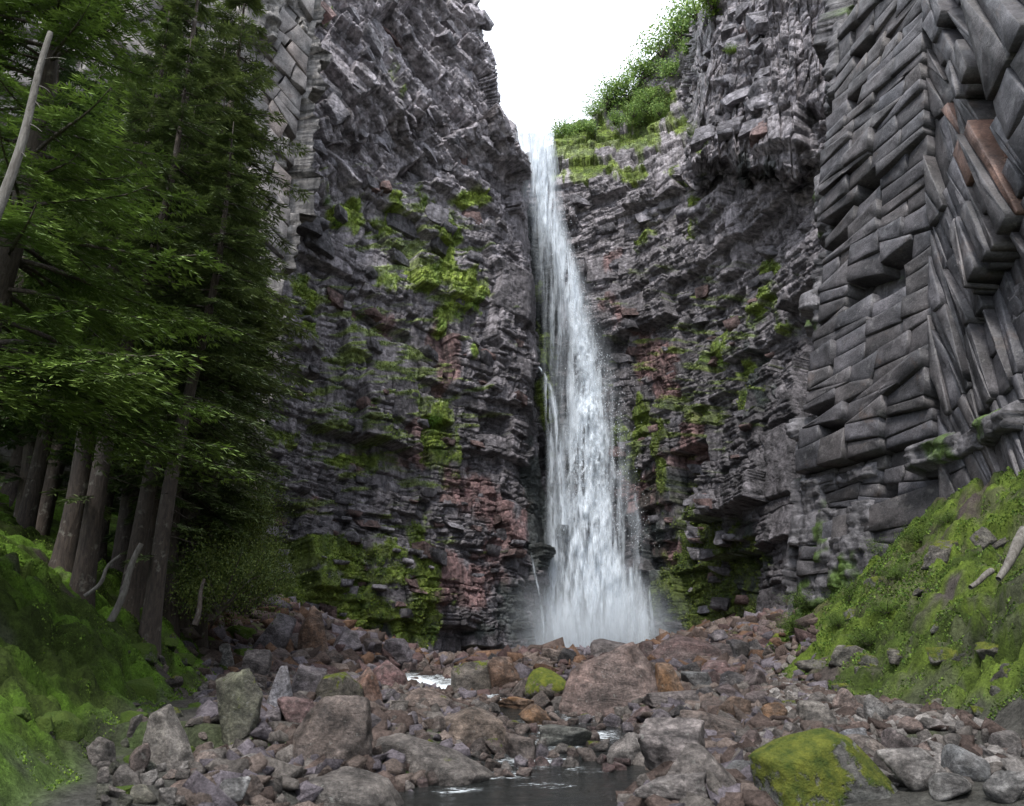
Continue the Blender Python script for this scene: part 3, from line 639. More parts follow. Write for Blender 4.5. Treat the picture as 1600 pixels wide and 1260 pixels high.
def main1(A, Xp, Yp):
    b = core(Xp, Yp, cx1, cw1, 1.25); s = strk(Xp, Yp, .13, .014, 911)
    # falling pulses with pointed lower ends
    pul = fbm(Xp * .075, (Yp - 26 * np.abs(np.sin(Xp * .11 + 3 * vn(Xp * .03, Yp * .01)))) * .018, 0, 921, 4)
    k = ss(450, 640, Yp)
    return b * (ss(.2, .5, s) * (1 - k) + ss(.4, .6, .45 * s + .6 * pul) * k) * (1 + .8 * ss(850, 1000, Yp)) + .5 * b * ss(930, 1020, Yp) * ss(.35, .6, fbm(Xp * .04, Yp * .04, 0, 951, 4))
def main2(A, Xp, Yp):
    b = core(Xp, Yp, cx1, cw2, 1.0); s = strk(Xp, Yp, .2, .02, 931, 4); dots = fbm(Xp * .35, Yp * .22, 0, 941, 3)
    k = ss(430, 560, Yp) * ss(900, 700, Yp)
    return b * (ss(.42, .68, s) * (1 - k * .5) + ss(.5, .62, dots) * k * .8)
eLm = [796, 810, 815, 818, 822, 826, 830, 838, 850, 852, 850, 840, 825]; eRm = [866, 872, 878, 886, 902, 925, 945, 968, 985, 1000, 1015, 1030, 1045]
fall_sheet('water_veil', ROWS, eLm, eRm, [76.0, 74.0], veil, 1)
fall_sheet('water_sheet', ROWS, eLm, eRm, [75.2, 73.2], main1, 2)
fall_sheet('water_curtain', ROWS, eLm, eRm, [74.6, 72.4], main2, 3, bulge=1.0)
def strand(name, pts, wd, dens, seed, D):
    r_ = [p[1] for p in pts]; l = [p[0] - w / 1 for p, w in zip(pts, wd)]; rr = [p[0] + w for p, w in zip(pts, wd)]
    f = lambda A, Xp, Yp: dens * np.sin(math.pi * A) ** 1.3 * ss(.25, .6, fbm(Xp * .25, Yp * .03, 0, seed, 4)) * ss(0, .06, (Yp - r_[0]) / (r_[-1] - r_[0]) + .02)
    fall_sheet(name, r_, l, rr, D, f, seed, 24, 200, .1)
strand('water_strand', [(836, 566), (850, 584), (862, 612), (870, 660), (876, 740), (880, 820)], [3, 4, 6, 7, 9, 12], .85, 61, [74.2, 73.2])
strand('water_strand', [(829, 860), (836, 900), (845, 935), (850, 985), (852, 1030)], [2, 3, 3, 4, 5], .6, 62, [70, 70])
strand('water_strand', [(852, 590), (862, 700), (866, 850), (868, 1040)], [5, 9, 12, 16], .55, 66, [73.5, 72.5])
for i, (x0, y0, x1, y1, w0, k) in enumerate([(985, 885, 990, 1025, 5, .8), (1000, 900, 1006, 1025, 8, .75), (1012, 915, 1022, 1020, 4, .6), (975, 880, 972, 1025, 6, .5), (992, 770, 1000, 880, 5, .3)]):
    strand('water_strand', [(x0, y0), ((x0 + x1) / 2 + 2, (y0 + y1) / 2), (x1, y1)], [w0, w0 * 1.3, w0 * 1.7], k, 70 + i, [71.5, 71])
# flying drops on the right edge of the fall
r = np.random.default_rng(5); n = 1800
yv = 300 + 560 * r.random(n) ** .8; xv = np.interp(yv, ROWS, cx1) + np.interp(yv, ROWS, cw1) * (r.normal(size=n) * .75 + .55)
ps = at(xv, yv, 72.6 + r.random(n)) - np.array(fall.location); sz = r.uniform(.02, .05, n)
tet = np.array([[1, 0, -.7], [-.5, .87, -.7], [-.5, -.87, -.7], [0, 0, 1.8]]); V = ps[:, None] + tet[None] * sz[:, None, None]
Fc = (np.array([[0, 2, 1], [0, 1, 3], [1, 2, 3], [2, 0, 3]])[None] + 4 * np.arange(n)[:, None, None]).reshape(-1, 3)
M_DROP, t, b = nm('water_drops'); b.inputs['Base Color'].default_value = (.8, .85, .9, 1); b.inputs['Roughness'].default_value = .4
dr = obj('water_drops', mesh_np('water_drops', V, Fc, M_DROP), fall); tag(dr, kind='stuff')
# mist at the foot
M_MIST = bpy.data.materials.new('mist'); M_MIST.use_nodes = True; t = M_MIST.node_tree; t.nodes.clear()
out = t.nodes.new('ShaderNodeOutputMaterial'); pv = N(t, 'ShaderNodeVolumePrincipled'); pv.inputs['Color'].default_value = (.88, .94, 1, 1)
tc = N(t, 'ShaderNodeTexCoord'); ln = N(t, 'ShaderNodeVectorMath', operation='LENGTH'); t.links.new(tc.outputs['Object'], ln.inputs[0])
fd = mapr(t, ln.outputs['Value'], .15, 1.0, 1, 0); fd = math_(t, 'POWER', fd, 1.6)
dn = math_(t, 'MULTIPLY', fd, mapr(t, noise(t, 1.8, 3, .6, tc.outputs['Object']), .3, .7, .3, 1.6)); t.links.new(math_(t, 'MULTIPLY', dn, .38), pv.inputs['Density'])
t.links.new(pv.outputs[0], out.inputs['Volume'])
def mist(px, py, D, sx, sy, sz):
    bm = bmesh.new(); bmesh.ops.create_icosphere(bm, subdivisions=3, radius=1); me = bpy.data.meshes.new('mist'); bm.to_mesh(me); bm.free(); me.materials.append(M_MIST)
    o = obj('mist', me); o.location = at(px, py, D); o.scale = (sx, sy, sz); return o
tag(mist(925, 1005, 69.5, 11.0, 4.4, 7.5), 'pale spray mist drifting at the foot of the waterfall', 'mist', kind='stuff')

# ------------------------------------------------------------------ boulders
bm = bmesh.new(); bmesh.ops.create_icosphere(bm, subdivisions=5, radius=1); ICO5 = (np.array([v.co[:] for v in bm.verts]), np.array([[v.index for v in f.verts] for f in bm.faces])); bm.free()
bm = bmesh.new(); bmesh.ops.create_icosphere(bm, subdivisions=4, radius=1); ICO4 = (np.array([v.co[:] for v in bm.verts]), np.array([[v.index for v in f.verts] for f in bm.faces])); bm.free()
bm = bmesh.new(); bmesh.ops.create_icosphere(bm, subdivisions=2, radius=1); ICO2 = (np.array([v.co[:] for v in bm.verts]), np.array([[v.index for v in f.verts] for f in bm.faces])); bm.free()
def rock_verts(base, seed, style='block', rn=.05, sil=None):
    r = np.random.default_rng(seed); D = base
    if sil is not None:       # convex outline seen from the front, faces sloping back from a broken ridge
        nn = []; dd = []; m = len(sil)
        for i in range(m):
            (x0, z0), (x1, z1) = sil[i], sil[(i + 1) % m]; e = np.array([z0 - z1, 0, x1 - x0]); e = e / (np.linalg.norm(e) + 1e-9); q = e[0] * x0 + e[2] * z0
            if q < 0: e, q = -e, -q
            for sy in (-1, 1):
                tl = r.uniform(.15, .9); yb = r.uniform(.15, .6); v = e + np.array([0, sy * tl, 0]); L = np.linalg.norm(v); nn.append(v / L); dd.append((q + tl * yb) / L)
        for sy in (-1, -1, 1):
            v = np.array([r.uniform(-.5, .5), sy, r.uniform(-.1, .45)]); v /= np.linalg.norm(v); nn.append(v); dd.append(r.uniform(.62, .85))
        style = 'sil'
    elif 0: pass
    if style == 'sil': pass
    elif style == 'block':      # a few near-orthogonal joints plus corner cuts
        q, _ = np.linalg.qr(r.normal(size=(3, 3)) * .35 + np.eye(3)); nn = [q[:, 0], -q[:, 0], q[:, 1], -q[:, 1], q[:, 2], -q[:, 2]]; dd = [r.uniform(.62, .85) for _ in nn]
        for _ in range(6): v = r.normal(size=3); v /= np.linalg.norm(v); nn.append(v); dd.append(r.uniform(.78, 1.0))
    elif style == 'wedge':
        nn = []; dd = []
        for _ in range(9): v = r.normal(size=3) * [1, 1, .9]; v /= np.linalg.norm(v); nn.append(v); dd.append(r.uniform(.5, .9))
        for v in ([1, 0, 0], [-1, 0, 0], [0, 1, 0], [0, -1, 0], [0, 0, 1], [0, 0, -1]): nn.append(np.array(v, float)); dd.append(.95)
    else:                     # rounded cobble
        nn = []; dd = []
        for _ in range(14): v = r.normal(size=3); v /= np.linalg.norm(v); nn.append(v); dd.append(r.uniform(.82, .97))
    nn = np.array(nn); dd = np.array(dd); k = D @ nn.T; rad = np.where(k > 1e-3, dd / np.maximum(k, 1e-3), 9.0)
    sharp = {'sil': 60, 'block': 70, 'wedge': 70, 'round': 8}[style]; rad = (np.sum(rad ** -sharp, 1)) ** (-1 / sharp)
    V = D * rad[:, None]
    f = fbm(V[:, 0] * 2.2 + seed, V[:, 1] * 2.2, V[:, 2] * 2.2, seed % 31, 5) - .5
    lay = cells(V[:, 0] * 1.2 + V[:, 1] + seed, V[:, 2] + .25 * V[:, 0], .9, .24, seed % 53)[0] - .5
    V = V * (1 + (rn * 3.2 * f + (.05 if style != 'round' else .01) * lay))[:, None]
    if style == 'sil': return V * .5
    lo, hi = V.min(0), V.max(0); V = (V - (lo + hi) / 2) / (hi - lo)       # unit box
    return V
BM = {'block': [mesh_np('boulder', rock_verts(ICO4[0], 30 + i, 'block'), ICO4[1], M_BOULD, True) for i in range(12)],
      'wedge': [mesh_np('boulder', rock_verts(ICO4[0], 60 + i, 'wedge'), ICO4[1], M_BOULD, True) for i in range(12)],
      'round': [mesh_np('cobble', rock_verts(ICO4[0], 90 + i, 'round', .03), ICO4[1], M_BOULD, True) for i in range(8)]}
GREY = (.14, .124, .112); TAN = (.15, .118, .102); RED = (.105, .07, .066); RUST = (.13, .078, .052); LAV = (.135, .118, .13); DARK = (.05, .046, .048); PALE = (.24, .22, .205); ORG = (.2, .11, .055); BRN = (.1, .074, .064)
occ = []
def boulder(name, px, base_row, w, h, col, moss, style, label, cat='boulder', group=None, rot=None, seed=None, tilt=(0, 0), dep=.9, hero=False, dy=0, sink=0.0):
    p, k = hit(px, base_row); D = p[1]; p = p - np.array([0, 0, sink * h * D / F]); p[2] = max(p[2], float(wl(D)) - .16 * h * D / F * 1.2) if sink == 0 else p[2]; dist = (p[1] * cT + (p[2] - CAM[2]) * sT)
    sx = w * dist / F; sz = h * dist / F * 1.22
    if hero: me = mesh_np(name, rock_verts(ICO5[0], seed, style, .055), ICO5[1], M_BOULD, True)
    else: me = BM[style][(seed if seed is not None else random.randrange(99)) % len(BM[style])]
    o = obj(name, me); o.location = (p[0], p[1] + sx * dep * .35 + dy, p[2] + sz * .34)
    o.scale = (sx * 1.08, sx * dep, sz); o.rotation_euler = (tilt[0], tilt[1], rot if rot is not None else random.uniform(-.5, .5))
    o.color = (*col, moss); tag(o, label, cat, group); occ.append((px, base_row - h / 2, w, h)); return o
HERO = [ # px, base row, width, height, colour, moss, style, label
 (520, 1202, 118, 100, TAN, .12, 'block', 'big brown angular boulder with a broad slanted face left of the stream'),
 (742, 1178, 100, 66, (.2, .155, .125), .05, 'block', 'blocky tan boulder with vertical grain at the left edge of the stream'),
 (650, 1226, 175, 76, GREY, .25, 'wedge', 'broad grey boulder with a mossy right shoulder in front of the blocky tan boulder'),
 (500, 1275, 240, 66, GREY, .16, 'wedge', 'long low grey rock lying along the bottom edge of the picture'),
 (890, 1262, 142, 44, (.25, .21, .185), .02, 'block', 'pale flat-topped boulder standing in the stream at the bottom edge'),
 (972, 1122, 165, 112, (.17, .12, .105), .12, 'wedge', 'largest russet boulder in front of the foot of the waterfall'),
 (966, 1030, 66, 27, (.1, .085, .085), .0, 'block', 'dark flat slab perched above the largest russet boulder against the white water'),
 (1068, 1035, 100, 44, RED, .05, 'wedge', 'reddish ridge-shaped rock right of the foot of the waterfall'),
 (740, 1092, 66, 54, (.1, .085, .07), .52, 'block', 'dark block with moss down its front right of the small cascade'),
 (790, 1076, 52, 46, RUST, .12, 'wedge', 'rusty upright rock between two mossy blocks'),
 (858, 1098, 66, 50, (.12, .1, .08), .85, 'round', 'rounded boulder thick with yellow-green moss beside the stream'),
 (612, 1076, 52, 44, (.2, .12, .115), .0, 'wedge', 'red striped rock splitting the small cascade'),
 (667, 1112, 84, 36, (.17, .13, .11), .4, 'wedge', 'low mossy rock just below the small cascade'),
 (570, 1106, 46, 58, (.19, .11, .08), .05, 'wedge', 'upright rusty rock left of the small cascade'),
 (525, 1108, 64, 52, (.09, .08, .06), .62, 'block', 'dark rock with a mossy front behind the big brown boulder'),
 (494, 1032, 44, 74, RUST, .02, 'wedge', 'tall leaning rust coloured slab on the left rubble slope'),
 (474, 1092, 52, 50, LAV, .02, 'block', 'squarish lavender-grey rock on the left rubble slope'),
 (458, 1146, 66, 50, (.2, .13, .125), .02, 'wedge', 'purplish red rock pointing down beside the big brown boulder'),
 (428, 1112, 40, 66, (.25, .24, .26), .0, 'wedge', 'pale bluish streaked slab on the left rubble slope'),
 (836, 1158, 48, 36, (.19, .11, .06), .0, 'block', 'small rusty brown cube-like rock standing in the stream'),
 (806, 1128, 62, 20, ORG, .12, 'wedge', 'flat orange rock beside the stream behind the rusty cube-like one'),
 (886, 1196, 78, 36, (.14, .14, .125), .42, 'wedge', 'grey-green mossy rock in the middle of the stream'),
 (984, 1228, 82, 78, (.15, .135, .125), .08, 'round', 'rounded mottled boulder at the right edge of the stream'),
 (1060, 1208, 96, 76, (.23, .2, .19), .05, 'block', 'pale grey block with a flat top behind the long ridged boulder'),
 (1122, 1256, 135, 88, (.2, .175, .16), .12, 'wedge', 'long ridged grey boulder leaning down to the right'),
 (1060, 1268, 105, 56, (.19, .17, .16), .05, 'wedge', 'low grey rock at the bottom edge in front of the long ridged boulder'),
 (926, 1128, 74, 36, (.17, .13, .13), .02, 'wedge', 'pinkish dark rock touching the right side of the stream'),
 (1054, 1108, 82, 26, (.13, .11, .105), .0, 'block', 'thin flat dark slab right of the largest russet boulder'),
 (1050, 1092, 46, 52, ORG, .0, 'wedge', 'orange-brown leaning slab against the right side of the largest russet boulder'),
 (1092, 1078, 44, 26, (.15, .15, .15), .0, 'wedge', 'grey lens-shaped rock on the right rubble slope'),
 (1100, 1032, 34, 34, (.17, .095, .08), .0, 'block', 'small red block with a dark side right of the waterfall'),
 (1128, 1056, 56, 22, (.2, .13, .125), .0, 'wedge', 'pinkish long rock high on the right rubble slope'),
 (1152, 1130, 46, 38, (.2, .13, .09), .0, 'wedge', 'tan and rust rock on the right rubble slope'),
 (1120, 1150, 90, 34, TAN, .2, 'wedge', 'low tan slab with moss at its edges behind the pale grey block'),
 (1296, 1272, 196, 118, (.12, .12, .11), .78, 'block', 'large boulder covered in yellow moss at the lower right'),
 (1445, 1236, 80, 60, PALE, .0, 'round', 'smooth grey boulder at the edge of the right-hand pool'),
 (1524, 1222, 62, 50, (.24, .24, .24), .0, 'round', 'grey rounded boulder with a flat side behind the right-hand pool'),
 (1500, 1250, 64, 34, (.22, .21, .2), .0, 'round', 'low grey cobble standing in the right-hand pool'),
 (1586, 1256, 58, 46, (.24, .23, .22), .0, 'round', 'grey boulder cut by the right edge of the picture beside the pool'),
 (1216, 1134, 38, 32, ORG, .0, 'round', 'orange-tan rounded cobble at the foot of the green bank'),
 (1288, 1140, 62, 40, (.2, .18, .16), .0, 'wedge', 'striped long cobble slanting down behind the yellow-mossed boulder'),
 (1340, 1168, 46, 26, (.23, .23, .24), .0, 'round', 'oval blue-grey cobble just above the yellow-mossed boulder'),
 (1378, 1136, 38, 46, (.22, .21, .2), .1, 'round', 'upright grey cobble at the foot of the green bank'),
 (1366, 1190, 66, 36, (.24, .2, .175), .0, 'round', 'pinkish rounded boulder right behind the yellow-mossed boulder'),
 (1412, 1180, 40, 36, (.17, .14, .135), .0, 'round', 'purplish round cobble between the bank and the smooth grey boulder'),
 (262, 1205, 86, 92, (.2, .18, .16), .25, 'wedge', 'tall pale boulder with a rounded nose at the foot of the left bank'),
 (372, 1172, 66, 112, (.13, .13, .09), .6, 'wedge', 'green mossy wedge-shaped boulder standing at the foot of the left slope'),
 (314, 1212, 38, 32, (.28, .22, .19), .0, 'round', 'small pinkish-tan stone in front of the tall pale boulder'),
 (206, 1212, 32, 44, (.22, .17, .15), .0, 'round', 'brownish stone left of the tall pale boulder'),
 (356, 1262, 46, 40, (.29, .285, .28), .0, 'round', 'pale grey rounded stone at the bottom edge left of the long low rock'),
 (286, 1240, 48, 16, (.26, .19, .16), .0, 'round', 'flat pinkish stone lying in the left pool'),
 (218, 1258, 44, 26, (.19, .18, .14), .05, 'round', 'olive-grey stone at the bottom edge of the left pool'),
 (350, 1040, 28, 32, (.28, .26, .25), .0, 'wedge', 'pale pointed stone on the mossy left slope'),
 (395, 1062, 40, 44, (.2, .17, .16), .0, 'block', 'grey-brown block between the mossy left slope and the rubble'),
 (1160, 1226, 48, 34, (.14, .14, .14), .2, 'round', 'dark rounded boulder left of the yellow-mossed boulder'),
 (1180, 1180, 42, 34, (.18, .13, .12), .0, 'wedge', 'reddish rock above the dark rounded boulder'),
]
SIL = {972: [(880,1118),(893,1070),(932,1032),(985,1012),(1008,1040),(1036,1085),(1034,1122)], 520: [(462,1190),(470,1135),(500,1100),(572,1098),(580,1165),(562,1200),(480,1204)],
 742: [(690,1155),(700,1122),(735,1112),(775,1125),(787,1165),(770,1180),(715,1178)], 650: [(565,1205),(600,1165),(645,1155),(700,1170),(760,1200),(755,1226),(600,1232)],
 500: [(370,1272),(440,1225),(520,1208),(592,1222),(626,1262),(620,1300),(370,1300)], 890: [(820,1266),(824,1235),(850,1222),(930,1224),(958,1245),(962,1280),(825,1284)],
 1068: [(1008,1038),(1040,1005),(1065,992),(1090,1003),(1118,1010),(1120,1040)], 984: [(943,1215),(955,1175),(985,1155),(1015,1170),(1024,1205),(1005,1228),(960,1230)],
 1122: [(1040,1222),(1080,1178),(1110,1186),(1165,1235),(1170,1272),(1070,1278)], 1060: None, 1296: [(1195,1266),(1195,1178),(1235,1158),(1290,1148),(1335,1160),(1385,1215),(1394,1278),(1200,1292)],
 740: [(708,1088),(710,1045),(760,1038),(772,1060),(768,1094),(725,1096)], 966: [(925,1030),(928,1006),(950,1002),(990,1010),(1002,1022),(990,1034)], 372: [(338,1072),(385,1060),(404,1085),(397,1140),(376,1172),(355,1135)],
 262: [(222,1185),(232,1120),(255,1110),(292,1160),(302,1188),(280,1204),(235,1207)], 494: [(472,1030),(470,985),(482,962),(500,975),(516,1028)], 612: [(590,1076),(588,1045),(605,1034),(630,1050),(636,1078)], 667: [(625,1108),(640,1086),(660,1078),(700,1092),(715,1112)]}
def sil_boulder(name, pts, col, moss, label, cat, seed, sink=.06):
    a = np.array(pts, float); x0, x1, y0, y1 = a[:, 0].min(), a[:, 0].max(), a[:, 1].min(), a[:, 1].max(); cx_, cy_ = (x0 + x1) / 2, (y0 + y1) / 2
    p, k = hit(cx_, min(y1, 1262) - 2); D = p[1] + .25 * (x1 - x0) * p[1] / F; P0 = at(cx_, cy_, D); dist = P0[1] * cT + (P0[2] - CAM[2]) * sT
    n = np.stack([(a[:, 0] - cx_) / (x1 - x0) * 2, -(a[:, 1] - cy_) / (y1 - y0) * 2], 1)
    me = mesh_np(name, rock_verts(ICO5[0], seed, 'sil', .022, n), ICO5[1], M_BOULD, True); o = obj(name, me); sx, sz = (x1 - x0) * dist / F, (y1 - y0) * dist / F
    o.location = P0 - np.array([0, 0, sz * sink]); o.scale = (sx * 1.02, max(sx * .85, sz * .6), sz * 1.1); o.color = (*col, moss); tag(o, label, cat); occ.append((cx_, cy_, x1 - x0, y1 - y0)); return o
for i, (px, br, w_, h_, c_, mo_, st, lab) in enumerate(HERO):
    cat = 'stone' if w_ < 50 else 'boulder'; nm_ = 'cobble' if st == 'round' and w_ < 50 else ('rock' if w_ < 70 else 'boulder')
    if SIL.get(px): sil_boulder(nm_, SIL[px], c_, mo_, lab, cat, 400 + i * 7)
    else: boulder(nm_, px, br, w_, h_, c_, mo_, st, lab, cat, seed=400 + i * 7, hero=(w_ > 75), rot=random.uniform(-.35, .35), dep=.9)
SHORT = {520: 'big brown angular boulder', 742: 'blocky tan boulder', 650: 'broad grey boulder', 500: 'long low grey rock', 890: 'pale flat-topped boulder', 972: 'largest russet boulder', 966: 'dark perched slab', 1068: 'reddish ridge-shaped rock', 740: 'dark moss-fronted block', 790: 'rusty upright rock', 858: 'yellow-green mossed boulder', 612: 'red striped rock',
 667: 'low mossy rock', 494: 'tall leaning rusty slab', 474: 'squarish lavender-grey rock', 458: 'purplish red rock', 428: 'pale bluish slab', 836: 'rusty cube-like rock', 806: 'flat orange rock', 984: 'rounded mottled boulder', 1060: 'pale grey block', 1122: 'long ridged boulder', 1054: 'thin flat dark slab', 1050: 'orange-brown leaning slab', 1092: 'grey lens-shaped rock', 1100: 'small red block', 1128: 'pinkish long rock', 1152: 'tan and rust rock', 1296: 'yellow-mossed boulder', 1445: 'smooth grey boulder', 1524: 'flat-sided grey boulder',
 1216: 'orange-tan cobble', 1288: 'striped long cobble', 1378: 'upright grey cobble', 1366: 'pinkish rounded boulder', 1412: 'purplish round cobble', 262: 'tall pale boulder', 372: 'green mossy wedge boulder', 314: 'small pinkish-tan stone', 206: 'brownish stone', 350: 'pale pointed stone', 395: 'grey-brown block', 1160: 'dark rounded boulder'}
MARKS = [(h[0], h[1] - h[3] / 2, SHORT[h[0]]) for h in HERO if h[0] in SHORT] + [(82, 915, 'thick flaking trunk'), (135, 935, 'smooth grey trunk'), (180, 960, 'grey leaning stump'), (1580, 868, 'pale fallen trunk'), (1532, 906, 'short pale log end'), (940, 900, 'waterfall'), (310, 950, 'dark broken stem')]
USED = set()
def cword(c, moss):
    r_, g_, b_ = c; v = (r_ + g_ + b_) / 3; tone = 'dark ' if v < .085 else ('pale ' if v > .19 else '')
    if r_ > b_ * 2.2: w_ = 'rusty'
    elif r_ > b_ * 1.6: w_ = 'red-brown'
    elif r_ > b_ * 1.35: w_ = 'brown'
    else: w_ = 'grey'
    return ('mossy ' if moss > .45 else '') + tone + w_
def where(px, py, head):
    ms = sorted(MARKS, key=lambda m: (m[0] - px) ** 2 + (m[1] - py) ** 2)
    for m in ms[:12]:
        dx, dy = px - m[0], py - m[1]; d = math.hypot(dx, dy)
        if d < 12: continue
        q = 'just ' if d < 60 else ('' if d < 150 else 'well ')
        h_ = 'left' if dx < 0 else 'right'; v_ = 'above' if dy < 0 else 'below'
        if abs(dx) > 2.2 * abs(dy): t_ = f'{q}{h_} of the {m[2]}'
        elif abs(dy) > 2.2 * abs(dx): t_ = f'{q}{v_} the {m[2]}'
        else: t_ = f'{q}{v_} and {h_} of the {m[2]}'
        L = f'{head} {t_}'
        if L not in USED: USED.add(L); return L
    return f'{head} {t_}'
def szword(w): return 'small' if w < 22 else ('middling' if w < 36 else 'larger')
# countable loose rocks of the rubble, zone by zone
ZONES = [
 ('rock', 26, lambda r: (r.uniform(1000, 1195), None), (36, 78), [DARK, BRN, RED, DARK, (.09, .07, .068)], (0, .15), ('wedge', 'block'), '', 'large dark rocks right of the foot of the waterfall', lambda x, r: r.uniform(1028, 1135)),
 ('rock', 20, lambda r: (r.uniform(415, 600), None), (36, 72), [BRN, RED, LAV, (.09, .07, .068)], (0, .2), ('wedge', 'block'), '', 'large rocks on the left rubble slope', lambda x, r: r.uniform(1010, 1120)),
 # name, count, polygon sampler, widths, colours, moss, style, label, group
 ('rock', 100, lambda r: (r.uniform(404, 640), None), (18, 58), [RED, RED, BRN, LAV, TAN, RUST], (0, .25), ('wedge', 'block'), 'loose red-brown rock in the rubble left of the small cascade', 'loose rocks of the left rubble slope', lambda x, r: r.uniform(np.interp(x, [404, 480, 640], [985, 1015, 1040]), np.interp(x, [404, 480, 640], [1190, 1120, 1060]))),
 ('rock', 84, lambda r: (r.uniform(1010, 1206), None), (17, 54), [RED, BRN, DARK, TAN, DARK, LAV], (0, .3), ('wedge', 'block'), 'loose dark rock in the rubble right of the largest russet boulder', 'loose rocks of the right rubble slope', lambda x, r: r.uniform(np.interp(x, [1010, 1206], [1030, 985]), 1190)),
 ('rock', 34, lambda r: (r.uniform(560, 1010), None), (12, 34), [RED, BRN, DARK, TAN], (0, .2), ('wedge', 'block'), 'small reddish rock on the rubble crest in front of the waterfall', 'rocks along the rubble crest', lambda x, r: r.uniform(1036, 1064)),
 ('rock', 40, lambda r: (r.uniform(400, 1200), None), (16, 36), [GREY, TAN, LAV, BRN], (0, .6), ('wedge', 'round'), 'small grey-brown rock between the boulders beside the stream', 'small rocks beside the stream', lambda x, r: r.uniform(1120, 1255)),
 ('rock', 70, lambda r: (r.uniform(600, 1010), None), (14, 38), [BRN, GREY, RED, TAN], (0, .3), ('wedge', 'round', 'block'), 'wet rock', 'wet rocks in the stream', lambda x, r: r.uniform(1100, 1256)),
 ('cobble', 48, lambda r: (r.uniform(1206, 1600), None), (15, 36), [PALE, GREY, (.2, .18, .17), (.2, .15, .13)], (0, .15), ('round',), 'smooth grey cobble among the others at the foot of the green right bank', 'cobbles at the foot of the right bank', lambda x, r: r.uniform(np.interp(x, [1206, 1600], [1092, 1165]), np.interp(x, [1206, 1600], [1180, 1215]))),
 ('cobble', 34, lambda r: (r.uniform(150, 410), None), (16, 44), [TAN, GREY, PALE, (.12, .12, .09)], (.0, .3), ('round', 'wedge'), 'c', 'stones around the left pool', lambda x, r: r.uniform(1196, 1262)),
 ('stone', 30, lambda r: (r.uniform(190, 400), None), (12, 30), [TAN, GREY, (.12, .12, .09)], (.1, .7), ('wedge', 'round'), 'small stone half sunk in the mossy slope under the spruces', 'stones on the mossy left slope', lambda x, r: r.uniform(1000, 1205)),
]
rr_ = random.Random(99)
for (nm_, cnt, fx, ww, cols, mr_, sts, lab, grp, fy) in ZONES:
    k = 0; tries = 0
    if 'rubble' in grp: ww = (ww[0], ww[1] * 1.15)
    while k < cnt and tries < 4000:
        tries += 1; x = fx(rr_)[0]; y = fy(x, rr_); w_ = (ww[0] + (ww[1] - ww[0]) * rr_.random() ** 1.7) * (.75 + .5 * (y - 1000) / 200); h_ = w_ * rr_.uniform(.5, 1.05)
        if any(abs(x - a) < (w_ + b) * .36 and abs(y - h_ / 2 - c2) < (h_ + d2) * .36 for a, c2, b, d2 in occ): continue
        cc = rr_.choice(cols); q = rr_.uniform(.7, 1.25)
        cq = tuple(v * q for v in cc); mo_ = rr_.uniform(*mr_); st_ = rr_.choice(sts)
        lab_ = where(x, y - h_ / 2, f"{szword(w_)} {cword(cq, mo_)} {dict(wedge='wedge-like', block='blocky', round='rounded')[st_]} {nm_}")
        boulder(nm_, x, y, w_, h_, cq, mo_, st_, lab_, 'stone' if nm_ != 'rock' else 'rock', grp, rot=rr_.uniform(-3, 3), seed=rr_.randrange(999), tilt=(rr_.uniform(-.4, .4), rr_.uniform(-.4, .4))); k += 1
MZ = [('mossy_rock', 18, (200, 400), (960, 1200), (26, 70), 'moss-covered rock lump on the slope below the spruces', 'mossy rocks on the left slope'),
      ('mossy_rock', 5, (0, 200), (960, 1250), (30, 80), 'green mossy hump on the steep left bank', 'mossy humps on the left bank'),
      ('mossy_rock', 30, (1220, 1600), (840, 1130), (22, 60), 'dark rock half under moss on the green right bank', 'mossy rocks on the right bank')]
for nm_, cnt, xr_, yr_, ww, lab, grp in MZ:
    for k in range(cnt):
        x, y = rr_.uniform(*xr_), rr_.uniform(*yr_)
        if nm_ and xr_[0] == 0 and y < 960 + .6 * x: continue
        if xr_[0] > 1000 and y < 960 - .45 * (x - 1220): continue
        w_ = rr_.uniform(*ww); boulder(nm_ if xr_[0] else 'mossy_hump', x, y, w_, w_ * rr_.uniform(.4, .75), rr_.choice([(.1, .1, .08), (.13, .12, .1), (.08, .075, .06)]), rr_.uniform(1.06, 1.15) if xr_[0] < 1000 else rr_.uniform(.4, .8), rr_.choice(('wedge', 'block')), where(x, y, f'{szword(w_)} ' + ('green mossy hump' if xr_[0] == 0 else 'moss-covered rock')), 'rock', grp, rot=rr_.uniform(-3, 3), seed=rr_.randrange(999), tilt=(rr_.uniform(-.3, .3), rr_.uniform(-.3, .3)), dy=.1, sink=.45)
